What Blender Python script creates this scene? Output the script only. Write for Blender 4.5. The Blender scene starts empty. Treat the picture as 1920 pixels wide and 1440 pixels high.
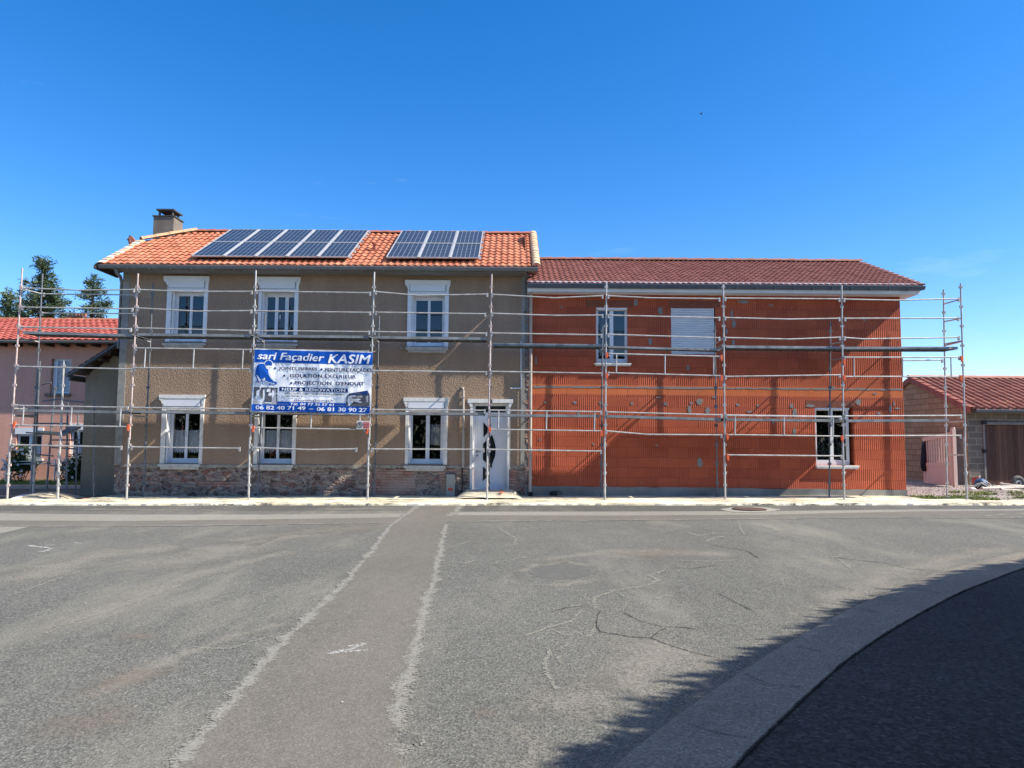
import bpy, bmesh, math, random
from mathutils import Vector, Matrix, noise
random.seed(7)
SC = bpy.context.scene
COL = SC.collection
# ------------------------------------------------------------------ camera
F = 1332.0
PITCH = math.radians(4.38)
ROLL = 0.007
CAM = Vector((0, 0, 1.57))
ROT = (Matrix.Rotation(math.pi / 2 + PITCH, 3, 'X') @ Matrix.Rotation(ROLL, 3, 'Z'))
cd = bpy.data.cameras.new('camera')
cd.sensor_width = 36
cd.lens = 36 * F / 1920
cd.clip_start = 0.05
cd.clip_end = 3000
cam = bpy.data.objects.new('camera', cd)
COL.objects.link(cam)
cam.matrix_world = Matrix.Translation(CAM) @ ROT.to_4x4()
SC.camera = cam
KZ = 0.007                       # the street climbs gently to the right
YO, YI, YW = 17.84, 18.68, 19.0  # outer scaffold row, inner row, facade plane


def ray(u, v):
    return ROT @ Vector((u - 960, 720 - v, -F))


def P(u, v, Y):
    d = ray(u, v)
    return CAM + d * (Y / d.y)


def gz(x):
    return KZ * max(-40, min(40, x))


def G(u, v, dz=0.0):
    d = ray(u, v)
    t = (KZ * CAM.x - CAM.z + dz) / (d.z - KZ * d.x)
    return CAM + d * t


def lin(r, g, b):
    f = lambda c: (c / 255 / 12.92) if c / 255 <= .04045 else ((c / 255 + .055) / 1.055) ** 2.4
    return (f(r), f(g), f(b), 1)


# ------------------------------------------------------------------ mesh builder
class MB:
    def __init__(s):
        s.v, s.f, s.m, s.r, s.s = [], [], [], [], []

    def face(s, pts, m=0, r=0.0, sm=False):
        i = len(s.v)
        s.v += [tuple(p) for p in pts]
        s.f.append(tuple(range(i, i + len(pts))))
        s.m.append(m); s.r.append(r); s.s.append(sm)

    def raw(s, vs, fs, m=0, r=0.0, sm=False):
        i = len(s.v)
        s.v += [tuple(p) for p in vs]
        for f in fs:
            s.f.append(tuple(i + k for k in f)); s.m.append(m); s.r.append(r); s.s.append(sm)
        return s

    def box(s, a, b, m=0, r=0.0):
        x0, y0, z0 = min(a[0], b[0]), min(a[1], b[1]), min(a[2], b[2])
        x1, y1, z1 = max(a[0], b[0]), max(a[1], b[1]), max(a[2], b[2])
        vs = [(x0, y0, z0), (x1, y0, z0), (x1, y1, z0), (x0, y1, z0), (x0, y0, z1), (x1, y0, z1), (x1, y1, z1), (x0, y1, z1)]
        return s.raw(vs, [(0, 3, 2, 1), (4, 5, 6, 7), (0, 1, 5, 4), (1, 2, 6, 5), (2, 3, 7, 6), (3, 0, 4, 7)], m, r)

    def beam(s, p, q, w, h, m=0, up=(0, 0, 1), r=0.0):
        p, q = Vector(p), Vector(q)
        d = (q - p).normalized()
        sd = d.cross(Vector(up)).normalized()
        u = sd.cross(d).normalized()
        vs = []
        for c in (p, q):
            for a, b in ((-1, -1), (1, -1), (1, 1), (-1, 1)):
                vs.append(c + sd * (a * w / 2) + u * (b * h / 2))
        return s.raw(vs, [(0, 1, 2, 3), (7, 6, 5, 4), (0, 4, 5, 1), (1, 5, 6, 2), (2, 6, 7, 3), (3, 7, 4, 0)], m, r)

    def tube(s, pts, r, seg=8, m=0, caps=True, rr=None):
        pts = [Vector(p) for p in pts]
        n = len(pts)
        vs, fs = [], []
        for i, p in enumerate(pts):
            d = (pts[min(i + 1, n - 1)] - pts[max(i - 1, 0)]).normalized()
            a = d.cross(Vector((0, 0, 1)))
            if a.length < .1:
                a = d.cross(Vector((0, 1, 0)))
            a.normalize()
            b = d.cross(a)
            ra = rr[i] if rr else r
            for k in range(seg):
                t = 2 * math.pi * k / seg
                vs.append(p + a * (math.cos(t) * ra) + b * (math.sin(t) * ra))
        for i in range(n - 1):
            for k in range(seg):
                k2 = (k + 1) % seg
                fs.append((i * seg + k, i * seg + k2, (i + 1) * seg + k2, (i + 1) * seg + k))
        s.raw(vs, fs, m, 0, True)
        if caps:
            s.raw(vs[:seg], [tuple(range(seg))], m)
            s.raw(vs[-seg:], [tuple(range(seg))], m)
        return s

    def prism(s, pts, off, m=0):
        """polygon extruded by the vector off"""
        n = len(pts)
        off = Vector(off)
        vs = [Vector(p) for p in pts] + [Vector(p) + off for p in pts]
        fs = [tuple(range(n)), tuple(range(2 * n - 1, n - 1, -1))]
        fs += [(i, n + i, n + (i + 1) % n, (i + 1) % n) for i in range(n)]
        return s.raw(vs, fs, m)

    def build(s, name, mats, parent=None):
        me = bpy.data.meshes.new(name)
        me.from_pydata(s.v, [], s.f)
        mats = mats if isinstance(mats, (list, tuple)) else [mats]
        for m in mats:
            me.materials.append(m)
        me.polygons.foreach_set('material_index', s.m)
        me.polygons.foreach_set('use_smooth', s.s)
        if any(s.r):
            a = me.attributes.new('rnd', 'FLOAT', 'FACE')
            a.data.foreach_set('value', s.r)
        me.update()
        o = bpy.data.objects.new(name, me)
        COL.objects.link(o)
        if parent:
            o.parent = parent
            o.matrix_parent_inverse = parent.matrix_world.inverted() if parent.type != 'EMPTY' else Matrix.Translation(-parent.location)
        return o


def tag(o, label, cat, group=None):
    o['label'] = label; o['category'] = cat
    if group: o['group'] = group
    return o


def struct(o, kind='structure'):
    o['kind'] = kind
    return o


def thing(name, label, cat, loc, group=None):
    o = bpy.data.objects.new(name, None)
    COL.objects.link(o)
    o.location = loc
    o.empty_display_size = .2
    return tag(o, label, cat, group)


# ------------------------------------------------------------------ materials
class NT:
    def __init__(s, name):
        s.mat = bpy.data.materials.new(name)
        s.mat.use_nodes = True
        s.t = s.mat.node_tree
        s.n = s.t.nodes
        s.b = s.n['Principled BSDF']
        s.geo = s.n.new('ShaderNodeNewGeometry')

    def link(s, a, b):
        s.t.links.new(a, b)

    def node(s, t, **k):
        n = s.n.new(t)
        for a, b in k.items():
            setattr(n, a, b)
        return n

    def pos(s, sc=(1, 1, 1), rot=(0, 0, 0), loc=(0, 0, 0)):
        m = s.node('ShaderNodeMapping')
        m.inputs['Scale'].default_value = sc
        m.inputs['Rotation'].default_value = rot
        m.inputs['Location'].default_value = loc
        s.link(s.geo.outputs['Position'], m.inputs['Vector'])
        return m.outputs['Vector']

    def noise(s, scale, vec=None, det=4, rough=.55):
        n = s.node('ShaderNodeTexNoise')
        n.inputs['Scale'].default_value = scale
        n.inputs['Detail'].default_value = det
        n.inputs['Roughness'].default_value = rough
        s.link(vec or s.geo.outputs['Position'], n.inputs['Vector'])
        return n.outputs['Fac']

    def voro(s, scale, vec=None, feature='F1', out='Distance', rnd=1.0):
        n = s.node('ShaderNodeTexVoronoi', feature=feature)
        n.inputs['Scale'].default_value = scale
        n.inputs['Randomness'].default_value = rnd
        s.link(vec or s.geo.outputs['Position'], n.inputs['Vector'])
        return n.outputs[out]

    def ramp(s, fac, stops):
        r = s.node('ShaderNodeValToRGB')
        e = r.color_ramp.elements
        while len(e) < len(stops): e.new(.5)
        for el, (p, c) in zip(e, stops):
            el.position = p
            el.color = c if not isinstance(c, (int, float)) else (c, c, c, 1)
        s.link(fac, r.inputs['Fac'])
        return r.outputs['Color']

    def mix(s, fac, a, b, mode='MIX'):
        n = s.node('ShaderNodeMix', data_type='RGBA', blend_type=mode)
        for sock, val in ((n.inputs[0], fac), (n.inputs[6], a), (n.inputs[7], b)):
            if isinstance(val, (int, float)): sock.default_value = val
            elif isinstance(val, tuple): sock.default_value = val
            else: s.link(val, sock)
        return n.outputs[2]

    def math(s, op, a, b=0.0):
        n = s.node('ShaderNodeMath', operation=op)
        for sock, val in ((n.inputs[0], a), (n.inputs[1], b)):
            if isinstance(val, (int, float)): sock.default_value = val
            else: s.link(val, sock)
        return n.outputs[0]

    def bump(s, h, strength=.5, dist=.01, prev=None):
        b = s.node('ShaderNodeBump')
        b.inputs['Strength'].default_value = strength
        b.inputs['Distance'].default_value = dist
        s.link(h, b.inputs['Height'])
        if prev: s.link(prev, b.inputs['Normal'])
        return b.outputs['Normal']

    def done(s, col=None, rough=.8, metal=0.0, normal=None, spec=.3):
        if isinstance(col, tuple): s.b.inputs['Base Color'].default_value = col
        elif col is not None: s.link(col, s.b.inputs['Base Color'])
        s.b.inputs['Roughness'].default_value = rough
        s.b.inputs['Metallic'].default_value = metal
        s.b.inputs['Specular IOR Level'].default_value = spec
        if normal: s.link(normal, s.b.inputs['Normal'])
        return s.mat


def simple(name, c, rough=.7, metal=0.0, var=.15, scale=3.0, bump=0.0, bscale=60, bd=.005, spec=.3):
    n = NT(name)
    f = n.noise(scale, det=5)
    d = tuple(x * (1 - var) for x in c[:3]) + (1,)
    l = tuple(min(1, x * (1 + var)) for x in c[:3]) + (1,)
    col = n.ramp(f, [(.3, d), (.7, l)])
    nm = n.bump(n.noise(bscale), bump, bd) if bump else None
    return n.done(col, rough, metal, nm, spec)


M = {}
M['white'] = simple('white_paint', (.74, .74, .735, 1), .55, var=.06, scale=4)
M['white_old'] = simple('old_white_paint', (.70, .68, .63, 1), .8, var=.14, scale=9, bump=.3, bscale=40)
M['pvc'] = simple('white_plastic', (.72, .73, .74, 1), .3, var=.03)
M['grey_sill'] = simple('sill_concrete', (.5, .48, .44, 1), .9, var=.2, scale=8, bump=.3)
M['galv'] = simple('galvanised_tube', (.44, .43, .41, 1), .5, .3, var=.25, scale=7, bump=.1)
M['galv_pink'] = simple('painted_tube', (.48, .38, .35, 1), .6, .1, var=.25, scale=9)
M['galv_dark'] = simple('dull_steel', (.15, .16, .175, 1), .55, .3, var=.3, scale=6)
M['deck'] = simple('deck_steel', (.25, .26, .26, 1), .6, .25, var=.35, scale=4, bump=.2)
M['orange_clip'] = simple('orange_plastic', (.75, .13, .05, 1), .5, var=.15, scale=30)
M['zinc'] = simple('grey_zinc', (.2, .21, .22, 1), .45, .3, var=.15, scale=3)
M['slate_gutter'] = simple('dark_zinc', (.10, .125, .16, 1), .4, .25, var=.12, scale=2)
M['fascia'] = simple('grey_fascia', (.22, .21, .195, 1), .8, var=.12)
M['fascia_white'] = simple('pale_fascia', (.74, .76, .78, 1), .6, var=.06)
M['quoin'] = simple('corner_render', (.27, .26, .235, 1), .9, var=.2, scale=5, bump=.4, bscale=50)
M['mortar'] = simple('cement_mortar', (.22, .212, .2, 1), .95, var=.25, scale=20, bump=.5, bscale=60)
M['mortar_pale'] = simple('pale_mortar_ledge', (.28, .255, .21, 1), .95, var=.35, scale=12, bump=.6, bscale=35)
M['dark'] = simple('black_void', (.012, .012, .014, 1), .9, var=.1)
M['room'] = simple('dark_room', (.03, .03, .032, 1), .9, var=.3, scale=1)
M['black'] = simple('black_plastic', (.02, .02, .023, 1), .6, var=.2)
M['cream_pipe'] = simple('cream_pipe', (.40, .35, .30, 1), .5, var=.12, scale=6)
M['beige_box'] = simple('beige_cabinet', (.35, .335, .28, 1), .6, var=.05)
M['red_label'] = simple('red_label', (.55, .07, .05, 1), .6, var=.1)
M['chimney'] = simple('chimney_render', (.18, .15, .125, 1), .95, var=.2, scale=4, bump=.4, bscale=30)
M['chimney_cap'] = simple('chimney_cap', (.06, .06, .06, 1), .8, var=.2)
M['ridge_peach'] = simple('peach_ridge_tile', (.50, .30, .17, 1), .8, var=.15, scale=4)
M['ridge_cream'] = simple('cream_verge_tile', (.58, .42, .27, 1), .85, var=.3, scale=5)
M['ridge_red'] = simple('red_ridge_tile', (.38, .14, .085, 1), .8, var=.2, scale=4)
M['ridge_brown'] = simple('brown_ridge_tile', (.28, .125, .095, 1), .8, var=.2, scale=4)
M['lintel'] = simple('smooth_terracotta', (.20, .068, .042, 1), .85, var=.1, scale=6)
M['shutter'] = simple('white_shutter', (.64, .66, .68, 1), .45, var=.04)
M['curtain'] = simple('lace_curtain', (.75, .76, .77, 1), .9, var=.3, scale=50)
M['wood_dark'] = simple('dark_soffit_wood', (.07, .055, .045, 1), .9, var=.3)
M['leaf_rose'] = simple('rose_leaf', (.045, .085, .03, 1), .7, var=.5, scale=9)
M['petal'] = simple('white_petal', (.75, .72, .66, 1), .7, var=.1)
M['panel_frame'] = simple('aluminium_frame', (.55, .55, .55, 1), .3, .4, var=.06)
M['orange_paint'] = simple('orange_spray', (.8, .17, .06, 1), .8, var=.2, scale=30)
M['gate_pink'] = simple('pink_pvc', (.60, .45, .375, 1), .5, var=.04)
M['jacket'] = simple('dark_cloth', (.012, .016, .028, 1), .9, var=.4, scale=8, bump=.5, bscale=20, bd=.02)
M['blue_bag'] = simple('blue_plastic', (.03, .08, .17, 1), .5, var=.4, scale=12)
M['red_can'] = simple('red_plastic', (.28, .03, .03, 1), .5, var=.2)
M['tyre'] = simple('grey_tyre', (.12, .12, .11, 1), .8, var=.3, scale=12)
M['pink_ground'] = simple('pink_kerb', (.5, .34, .27, 1), .9, var=.2)


def m_glass(name, tint=.75, refl=.16):
    n = NT(name)
    n.n.remove(n.b)
    tr = n.node('ShaderNodeBsdfTransparent')
    tr.inputs[0].default_value = (tint, tint * 1.02, tint * 1.04, 1)
    gl = n.node('ShaderNodeBsdfGlossy')
    gl.inputs['Roughness'].default_value = .02
    gl.inputs['Color'].default_value = (.9, .95, 1, 1)
    fr = n.node('ShaderNodeLayerWeight')
    fr.inputs['Blend'].default_value = .25
    fac = n.math('ADD', fr.outputs['Fresnel'], refl)
    mx = n.node('ShaderNodeMixShader')
    n.link(fac, mx.inputs[0]); n.link(tr.outputs[0], mx.inputs[1]); n.link(gl.outputs[0], mx.inputs[2])
    n.link(mx.outputs[0], n.n['Material Output'].inputs['Surface'])
    return n.mat


M['glass'] = m_glass('window_glass', .75, .055)
M['glass_dark'] = NT('dark_glass').done((.012, .014, .018, 1), .06, spec=.5)


def m_stucco(name, c1, c2, bs=1.0):
    n = NT(name)
    big = n.noise(.6, det=5, rough=.6)
    col = n.ramp(big, [(.3, c1), (.7, c2)])
    streak = n.noise(1.0, n.pos((3.2, 3.2, .35)), det=4)
    col = n.mix(.35, col, n.ramp(streak, [(.32, .66), (.62, 1.0)]), 'MULTIPLY')
    fine = n.noise(26, det=3, rough=.6)
    col = n.mix(.5, col, n.ramp(fine, [(.3, .72), (.7, 1.15)]), 'MULTIPLY')
    v = n.voro(34, n.geo.outputs['Position'], 'SMOOTH_F1')
    h = n.math('ADD', n.math('MULTIPLY', v, -1.0), n.math('MULTIPLY', fine, .8))
    return n.done(col, .95, normal=n.bump(h, bs, .03), spec=.15)


M['stucco'] = m_stucco('brown_roughcast', lin(150, 127, 107), lin(165, 141, 119), .33)
M['stucco_grey'] = m_stucco('grey_roughcast', lin(134, 124, 108), lin(154, 142, 122), .4)
M['stucco_pink'] = m_stucco('pink_render', (.66, .345, .255, 1), (.74, .40, .30, 1), .25)


def m_stone():
    n = NT('rubble_stone')
    dist = n.node('ShaderNodeTexNoise')
    dist.inputs['Scale'].default_value = 5
    n.link(n.geo.outputs['Position'], dist.inputs['Vector'])
    vec = n.mix(.035, n.pos((1, 1, 2.1)), dist.outputs['Color'], 'LINEAR_LIGHT')
    cell = n.voro(5.2, vec, 'F1', 'Color')
    edge = n.voro(5.2, vec, 'DISTANCE_TO_EDGE')
    sep = n.node('ShaderNodeSeparateColor')
    n.link(cell, sep.inputs[0])
    col = n.ramp(sep.outputs[0], [(0, lin(96, 78, 70)), (.3, lin(140, 124, 112)), (.55, lin(168, 148, 130)), (.75, lin(142, 100, 86)), (1, lin(90, 78, 74))])
    col = n.mix(.7, col, n.ramp(n.noise(16, det=5, rough=.7), [(.3, .55), (.7, 1.3)]), 'MULTIPLY')
    smear = n.ramp(n.noise(6.5, det=7, rough=.7), [(.50, 0), (.62, .75)])
    mort = n.mix(1.0, n.ramp(edge, [(.03, 1), (.13, 0)]), smear, 'LIGHTEN')
    patch = n.ramp(n.noise(1.6, det=4), [(.35, .5), (.58, 1.0)])
    col = n.mix(n.mix(1.0, mort, patch, 'MULTIPLY'), col, lin(172, 158, 146))
    h = n.math('ADD', n.math('MINIMUM', n.math('MULTIPLY', edge, 4.0), .6), n.math('MULTIPLY', n.noise(14, det=5), .6))
    return n.done(col, .95, normal=n.bump(h, 1.0, .05), spec=.15)


M['stone'] = m_stone()


def m_brick(name, c1, c2, cm, bw, rh, mort=.012, axis='XZ', z0=0.0, bump=.5, var=.5, grime=None):
    n = NT(name)
    sp = n.node('ShaderNodeSeparateXYZ')
    n.link(n.geo.outputs['Position'], sp.inputs[0])
    cb = n.node('ShaderNodeCombineXYZ')
    n.link(sp.outputs[axis[0]], cb.inputs[0])
    n.link(n.math('SUBTRACT', sp.outputs['Z'], z0), cb.inputs[1])
    b = n.node('ShaderNodeTexBrick')
    b.inputs['Scale'].default_value = 1
    b.inputs['Brick Width'].default_value = bw
    b.inputs['Row Height'].default_value = rh
    b.inputs['Mortar Size'].default_value = mort
    b.inputs['Mortar Smooth'].default_value = .2
    b.inputs['Color1'].default_value = c1
    b.inputs['Color2'].default_value = c2
    b.inputs['Mortar'].default_value = cm
    n.link(cb.outputs[0], b.inputs['Vector'])
    col = n.mix(var, b.outputs['Color'], n.ramp(n.noise(9, det=5, rough=.7), [(.3, .6), (.7, 1.25)]), 'MULTIPLY')
    if grime:
        col = n.mix(n.ramp(n.noise(1.3, det=5), [(.42, 0), (.62, .8)]), col, grime)
    h = n.math('ADD', n.math('MULTIPLY', b.outputs['Fac'], -1.0), n.math('MULTIPLY', n.noise(30), .4))
    return n.done(col, .93, normal=n.bump(h, bump, .02), spec=.15)


M['small_brick'] = m_brick('small_red_brick', lin(156, 104, 90), lin(184, 146, 126), lin(112, 98, 88), .23, .075, .009, grime=lin(164, 148, 134), bump=.9)
M['block_pink'] = m_brick('garage_block_side', lin(156, 126, 98), lin(174, 142, 112), lin(126, 102, 82), .5, .21, .012, axis='YZ', bump=.5, var=.25)
M['block_grey'] = m_brick('garage_block_front', lin(106, 102, 92), lin(122, 117, 104), lin(150, 142, 126), .52, .21, .014, axis='XZ', bump=.5, var=.3)


def m_terracotta():
    """big ribbed clay blocks: courses 0.268 m, blocks 0.54 m, vertical ribs on most, some smooth"""
    n = NT('ribbed_clay_block')
    sp = n.node('ShaderNodeSeparateXYZ')
    n.link(n.geo.outputs['Position'], sp.inputs[0])
    cb = n.node('ShaderNodeCombineXYZ')
    n.link(n.math('ADD', n.math('ADD', sp.outputs['X'], sp.outputs['Y']), 20.13 - 19), cb.inputs[0])
    zz = n.math('SUBTRACT', n.math('SUBTRACT', sp.outputs['Z'], .30), n.math('MULTIPLY', sp.outputs['X'], -.004))
    n.link(zz, cb.inputs[1])

    def brick(a, b, mo, size, sm=.1):
        t = n.node('ShaderNodeTexBrick')
        t.inputs['Scale'].default_value = 1
        t.inputs['Brick Width'].default_value = .54
        t.inputs['Row Height'].default_value = .268
        t.inputs['Mortar Size'].default_value = size
        t.inputs['Mortar Smooth'].default_value = sm
        t.inputs['Color1'].default_value = a
        t.inputs['Color2'].default_value = b
        t.inputs['Mortar'].default_value = mo
        n.link(cb.outputs[0], t.inputs['Vector'])
        return t
    B1 = brick(lin(160, 78, 56), lin(184, 94, 66), lin(136, 70, 52), .004)
    B2 = brick((0, 0, 0, 1), (1, 1, 1, 1), (0, 0, 0, 1), .004)
    ribsel = n.ramp(B2.outputs['Color'], [(.20, 0), (.26, 1)])
    zb = n.math('ADD', n.math('SUBTRACT', sp.outputs['Z'], 2.90), n.math('MULTIPLY', sp.outputs['X'], .004))
    band = n.math('LESS_THAN', n.math('ABSOLUTE', zb), .125)
    ribsel = n.mix(band, ribsel, (0, 0, 0, 1))
    wv = n.math('SINE', n.math('MULTIPLY', sp.outputs['X'], 2 * math.pi / .052))
    # ragged ribs: amplitude varies along the wall
    rib = n.math('MULTIPLY', n.math('MULTIPLY', wv, ribsel), n.ramp(n.noise(1.1, det=3), [(.35, .35), (.62, 1.0)]))
    smoothm = n.math('SUBTRACT', 1.0, ribsel)
    B1c = n.mix(n.math('MULTIPLY', smoothm, n.math('ADD', n.math('MULTIPLY', band, .6), .14)), B1.outputs['Color'], n.mix(B1.outputs['Fac'], lin(206, 116, 70), lin(150, 76, 52)))
    groove = n.ramp(n.math('ADD', n.math('MULTIPLY', rib, .5), .5), [(0.05, .66), (.5, 1.0)])  # dirt and shade of the rib grooves darkened into the colour
    col = n.mix(1.0, B1c, groove, 'MULTIPLY')
    col = n.mix(.6, col, n.ramp(n.noise(.7, n.pos((1, 1, 2)), det=5, rough=.6), [(.3, .72), (.7, 1.16)]), 'MULTIPLY')
    dust = n.ramp(n.noise(3.0, n.pos((1, 1, 1.6)), det=8, rough=.75), [(.56, 0), (.76, .5)])
    col = n.mix(dust, col, lin(158, 118, 98))
    h = n.math('ADD', n.math('MULTIPLY', rib, .5), n.math('MULTIPLY', B1.outputs['Fac'], -1.0))
    h = n.math('ADD', h, n.math('MULTIPLY', n.noise(35), .35))
    return n.done(col, .85, normal=n.bump(h, .7, .012), spec=.2)


M['clay'] = m_terracotta()


def m_tile(name, stops, grime, gf=.5):
    n = NT(name)
    a = n.node('ShaderNodeAttribute', attribute_name='rnd')
    col = n.ramp(a.outputs['Fac'], stops)
    col = n.mix(n.ramp(n.noise(1.1, det=6, rough=.7), [(.45, 0), (.75, gf)]), col, grime)
    col = n.mix(.5, col, n.ramp(n.noise(25, det=3), [(.3, .75), (.7, 1.15)]), 'MULTIPLY')
    return n.done(col, .8, normal=n.bump(n.noise(40), .25, .01), spec=.25)


M['tile_orange'] = m_tile('orange_roof_tile', [(0, lin(168, 100, 74)), (.5, lin(182, 114, 86)), (1, lin(192, 130, 100))], lin(140, 88, 68), .45)
M['tile_brown'] = m_tile('brown_roof_tile', [(0, lin(122, 76, 68)), (.5, lin(128, 80, 72)), (1, lin(136, 88, 79))], lin(108, 68, 62), .3)
M['tile_red'] = m_tile('red_roof_tile', [(0, lin(160, 80, 68)), (.5, lin(172, 92, 80)), (1, lin(182, 106, 92))], lin(140, 72, 62))
M['tile_garage'] = m_tile('garage_roof_tile', [(0, lin(134, 88, 74)), (.5, lin(152, 100, 84)), (1, lin(168, 116, 96))], lin(124, 84, 74), .3)
M['tile_annex'] = m_tile('annex_roof_tile', [(0, lin(90, 70, 60)), (1, lin(110, 84, 72))], lin(80, 64, 56))


def m_cells():
    n = NT('solar_cells')
    tc = n.node('ShaderNodeUVMap')
    sp = n.node('ShaderNodeSeparateXYZ')
    n.link(tc.outputs[0], sp.inputs[0])

    def lines(sock, k, w):
        f = n.math('FRACT', n.math('MULTIPLY', sock, k))
        d = n.math('ABSOLUTE', n.math('SUBTRACT', f, .5))
        return n.math('GREATER_THAN', d, .5 - w)
    vx = lines(sp.outputs[0], 6, .035)
    vy = lines(sp.outputs[1], 9, .03)
    tot = n.math('MAXIMUM', vx, n.math('MULTIPLY', vy, .55))
    col = n.mix(tot, (.009, .016, .030, 1), (.30, .34, .38, 1))
    return n.done(col, .18, spec=.6)


M['cells'] = m_cells()


def m_asphalt(name, c1, c2, spec=.25, dusty=None, df=.75, grain=1.0, big=.25, rot=.45, vs=85):
    n = NT(name)
    col = n.ramp(n.noise(big, det=6, rough=.6), [(.32, c1), (.68, c2)])
    sp = n.voro(vs, out='Color')
    s2 = n.node('ShaderNodeSeparateColor'); n.link(sp, s2.inputs[0])
    col = n.mix(.75 * grain, col, n.ramp(s2.outputs[0], [(0, .45), (.5, .95), (.85, 1.3), (1, 1.9)]), 'MULTIPLY')
    col = n.mix(.45, col, n.ramp(n.noise(7, det=6, rough=.75), [(.3, .78), (.7, 1.18)]), 'MULTIPLY')
    if dusty:
        m = n.noise(.55, n.pos((1.0, .32, 1), (0, 0, rot)), det=9, rough=.68)
        col = n.mix(n.ramp(m, [(.50, 0), (.72, df)]), col, dusty)
    h = n.math('ADD', n.voro(vs), n.math('MULTIPLY', n.noise(160, det=2), .7))
    return n.done(col, .9, normal=n.bump(h, .55 * grain, .006), spec=spec)


M['asphalt'] = m_asphalt('worn_asphalt', (.106, .105, .092, 1), (.138, .136, .119, 1), dusty=(.235, .224, .178, 1))
M['asphalt_new'] = m_asphalt('newer_asphalt', (.080, .079, .070, 1), (.104, .102, .090, 1), dusty=(.22, .21, .18, 1), df=.5)
M['asphalt_dark'] = m_asphalt('dark_pavement_asphalt', (.026, .0255, .023, 1), (.050, .049, .044, 1), vs=50, grain=1.33, spec=.3)
M['trench'] = m_asphalt('trench_patch', (.122, .114, .094, 1), (.148, .139, .116, 1), grain=.55, dusty=(.20, .175, .155, 1), df=.4)
M['gutter_band'] = m_asphalt('concrete_band', (.20, .192, .162, 1), (.245, .236, .20, 1), grain=.5)
M['slurry'] = m_asphalt('cement_slurry', (.20, .192, .17, 1), (.28, .27, .24, 1), grain=.5, big=3)
M['crackfill'] = m_asphalt('dusty_crack', (.22, .21, .18, 1), (.34, .32, .28, 1), grain=.5, big=6)
M['crackdark'] = simple('dark_crack', (.035, .035, .036, 1), .95, var=.3)
M['chalk'] = simple('chalk_mark', (.42, .42, .40, 1), .9, var=.3, scale=30)
M['kerb'] = m_asphalt('kerb_concrete', (.165, .150, .120, 1), (.215, .195, .158, 1), grain=.7, big=1.2)
M['gravel'] = m_asphalt('gravel', (.26, .22, .195, 1), (.35, .305, .275, 1), grain=1.6)


def m_dust():
    n = NT('pale_dusty_pavement')
    a = n.noise(1.2, n.pos((.5, 2.6, 1)), det=7, rough=.65)
    col = n.ramp(a, [(.34, (.48, .40, .26, 1)), (.5, (.74, .67, .48, 1)), (.66, (.84, .79, .64, 1))])
    crk = n.ramp(n.noise(.8, n.pos((.55, 5.0, 1)), det=6, rough=.7), [(.45, 0), (.48, 1), (.505, 1), (.53, 0)])
    wh = n.ramp(n.noise(.45, det=3), [(.40, 0), (.52, .9)])
    col = n.mix(n.mix(1.0, crk, wh, 'MULTIPLY'), col, (.10, .09, .075, 1))
    h = n.math('ADD', a, n.math('MULTIPLY', n.noise(14, det=5), .4))
    return n.done(col, .95, normal=n.bump(h, .5, .04), spec=.1)


M['dust'] = m_dust()


def m_ground():
    n = NT('field_grass')
    col = n.ramp(n.noise(.8, det=8, rough=.7), [(.35, (.06, .08, .03, 1)), (.65, (.13, .13, .06, 1))])
    return n.done(col, .95, normal=n.bump(n.noise(20), .6, .05), spec=.1)


M['field'] = m_ground()


def m_leaf(name, c1, c2):
    n = NT(name)
    a = n.node('ShaderNodeAttribute', attribute_name='rnd')
    col = n.ramp(a.outputs['Fac'], [(0, c1), (1, c2)])
    n.b.inputs['Subsurface Weight'].default_value = 0
    return n.done(col, .75, spec=.2)


M['conifer'] = m_leaf('conifer_needles', (.04, .075, .045, 1), (.15, .20, .10, 1))
M['conifer_pale'] = m_leaf('grey_green_needles', (.05, .08, .045, 1), (.16, .21, .11, 1))
M['hedge'] = m_leaf('hedge_leaf', (.02, .045, .015, 1), (.06, .10, .03, 1))
M['rose'] = m_leaf('rose_leaf_clump', (.02, .04, .015, 1), (.07, .12, .04, 1))
M['grass'] = m_leaf('grass_blade', (.08, .13, .025, 1), (.28, .33, .09, 1))
M['bark'] = simple('bark', (.09, .065, .045, 1), .95, var=.4, scale=8, bump=.8, bscale=20)


def m_planks():
    n = NT('brown_door_planks')
    sp = n.node('ShaderNodeSeparateXYZ'); n.link(n.geo.outputs['Position'], sp.inputs[0])
    f = n.math('FRACT', n.math('MULTIPLY', sp.outputs['X'], 10.5))
    gap = n.ramp(f, [(0, 0), (.05, 1), (.93, 1), (1, 0)])
    cell = n.math('FLOOR', n.math('MULTIPLY', sp.outputs['X'], 10.5))
    wn = n.node('ShaderNodeTexWhiteNoise', noise_dimensions='1D'); n.link(cell, wn.inputs['W'])
    col = n.ramp(wn.outputs[0], [(0, lin(84, 62, 54)), (1, lin(116, 88, 74))])
    col = n.mix(.6, col, n.ramp(n.noise(6, n.pos((6, 6, .5)), det=5), [(.3, .6), (.7, 1.2)]), 'MULTIPLY')
    col = n.mix(1.0, col, n.ramp(gap, [(0, .3), (1, 1)]), 'MULTIPLY')
    return n.done(col, .85, normal=n.bump(gap, .5, .01), spec=.2)


M['planks'] = m_planks()


def m_banner(name, c, c2):
    n = NT(name)
    return n.done(n.ramp(n.noise(2.5, det=3), [(.35, c), (.65, c2)]), .65, normal=n.bump(n.noise(5, n.pos((1, 1, .6)), det=6, rough=.6), .5, .03), spec=.12)


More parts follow.
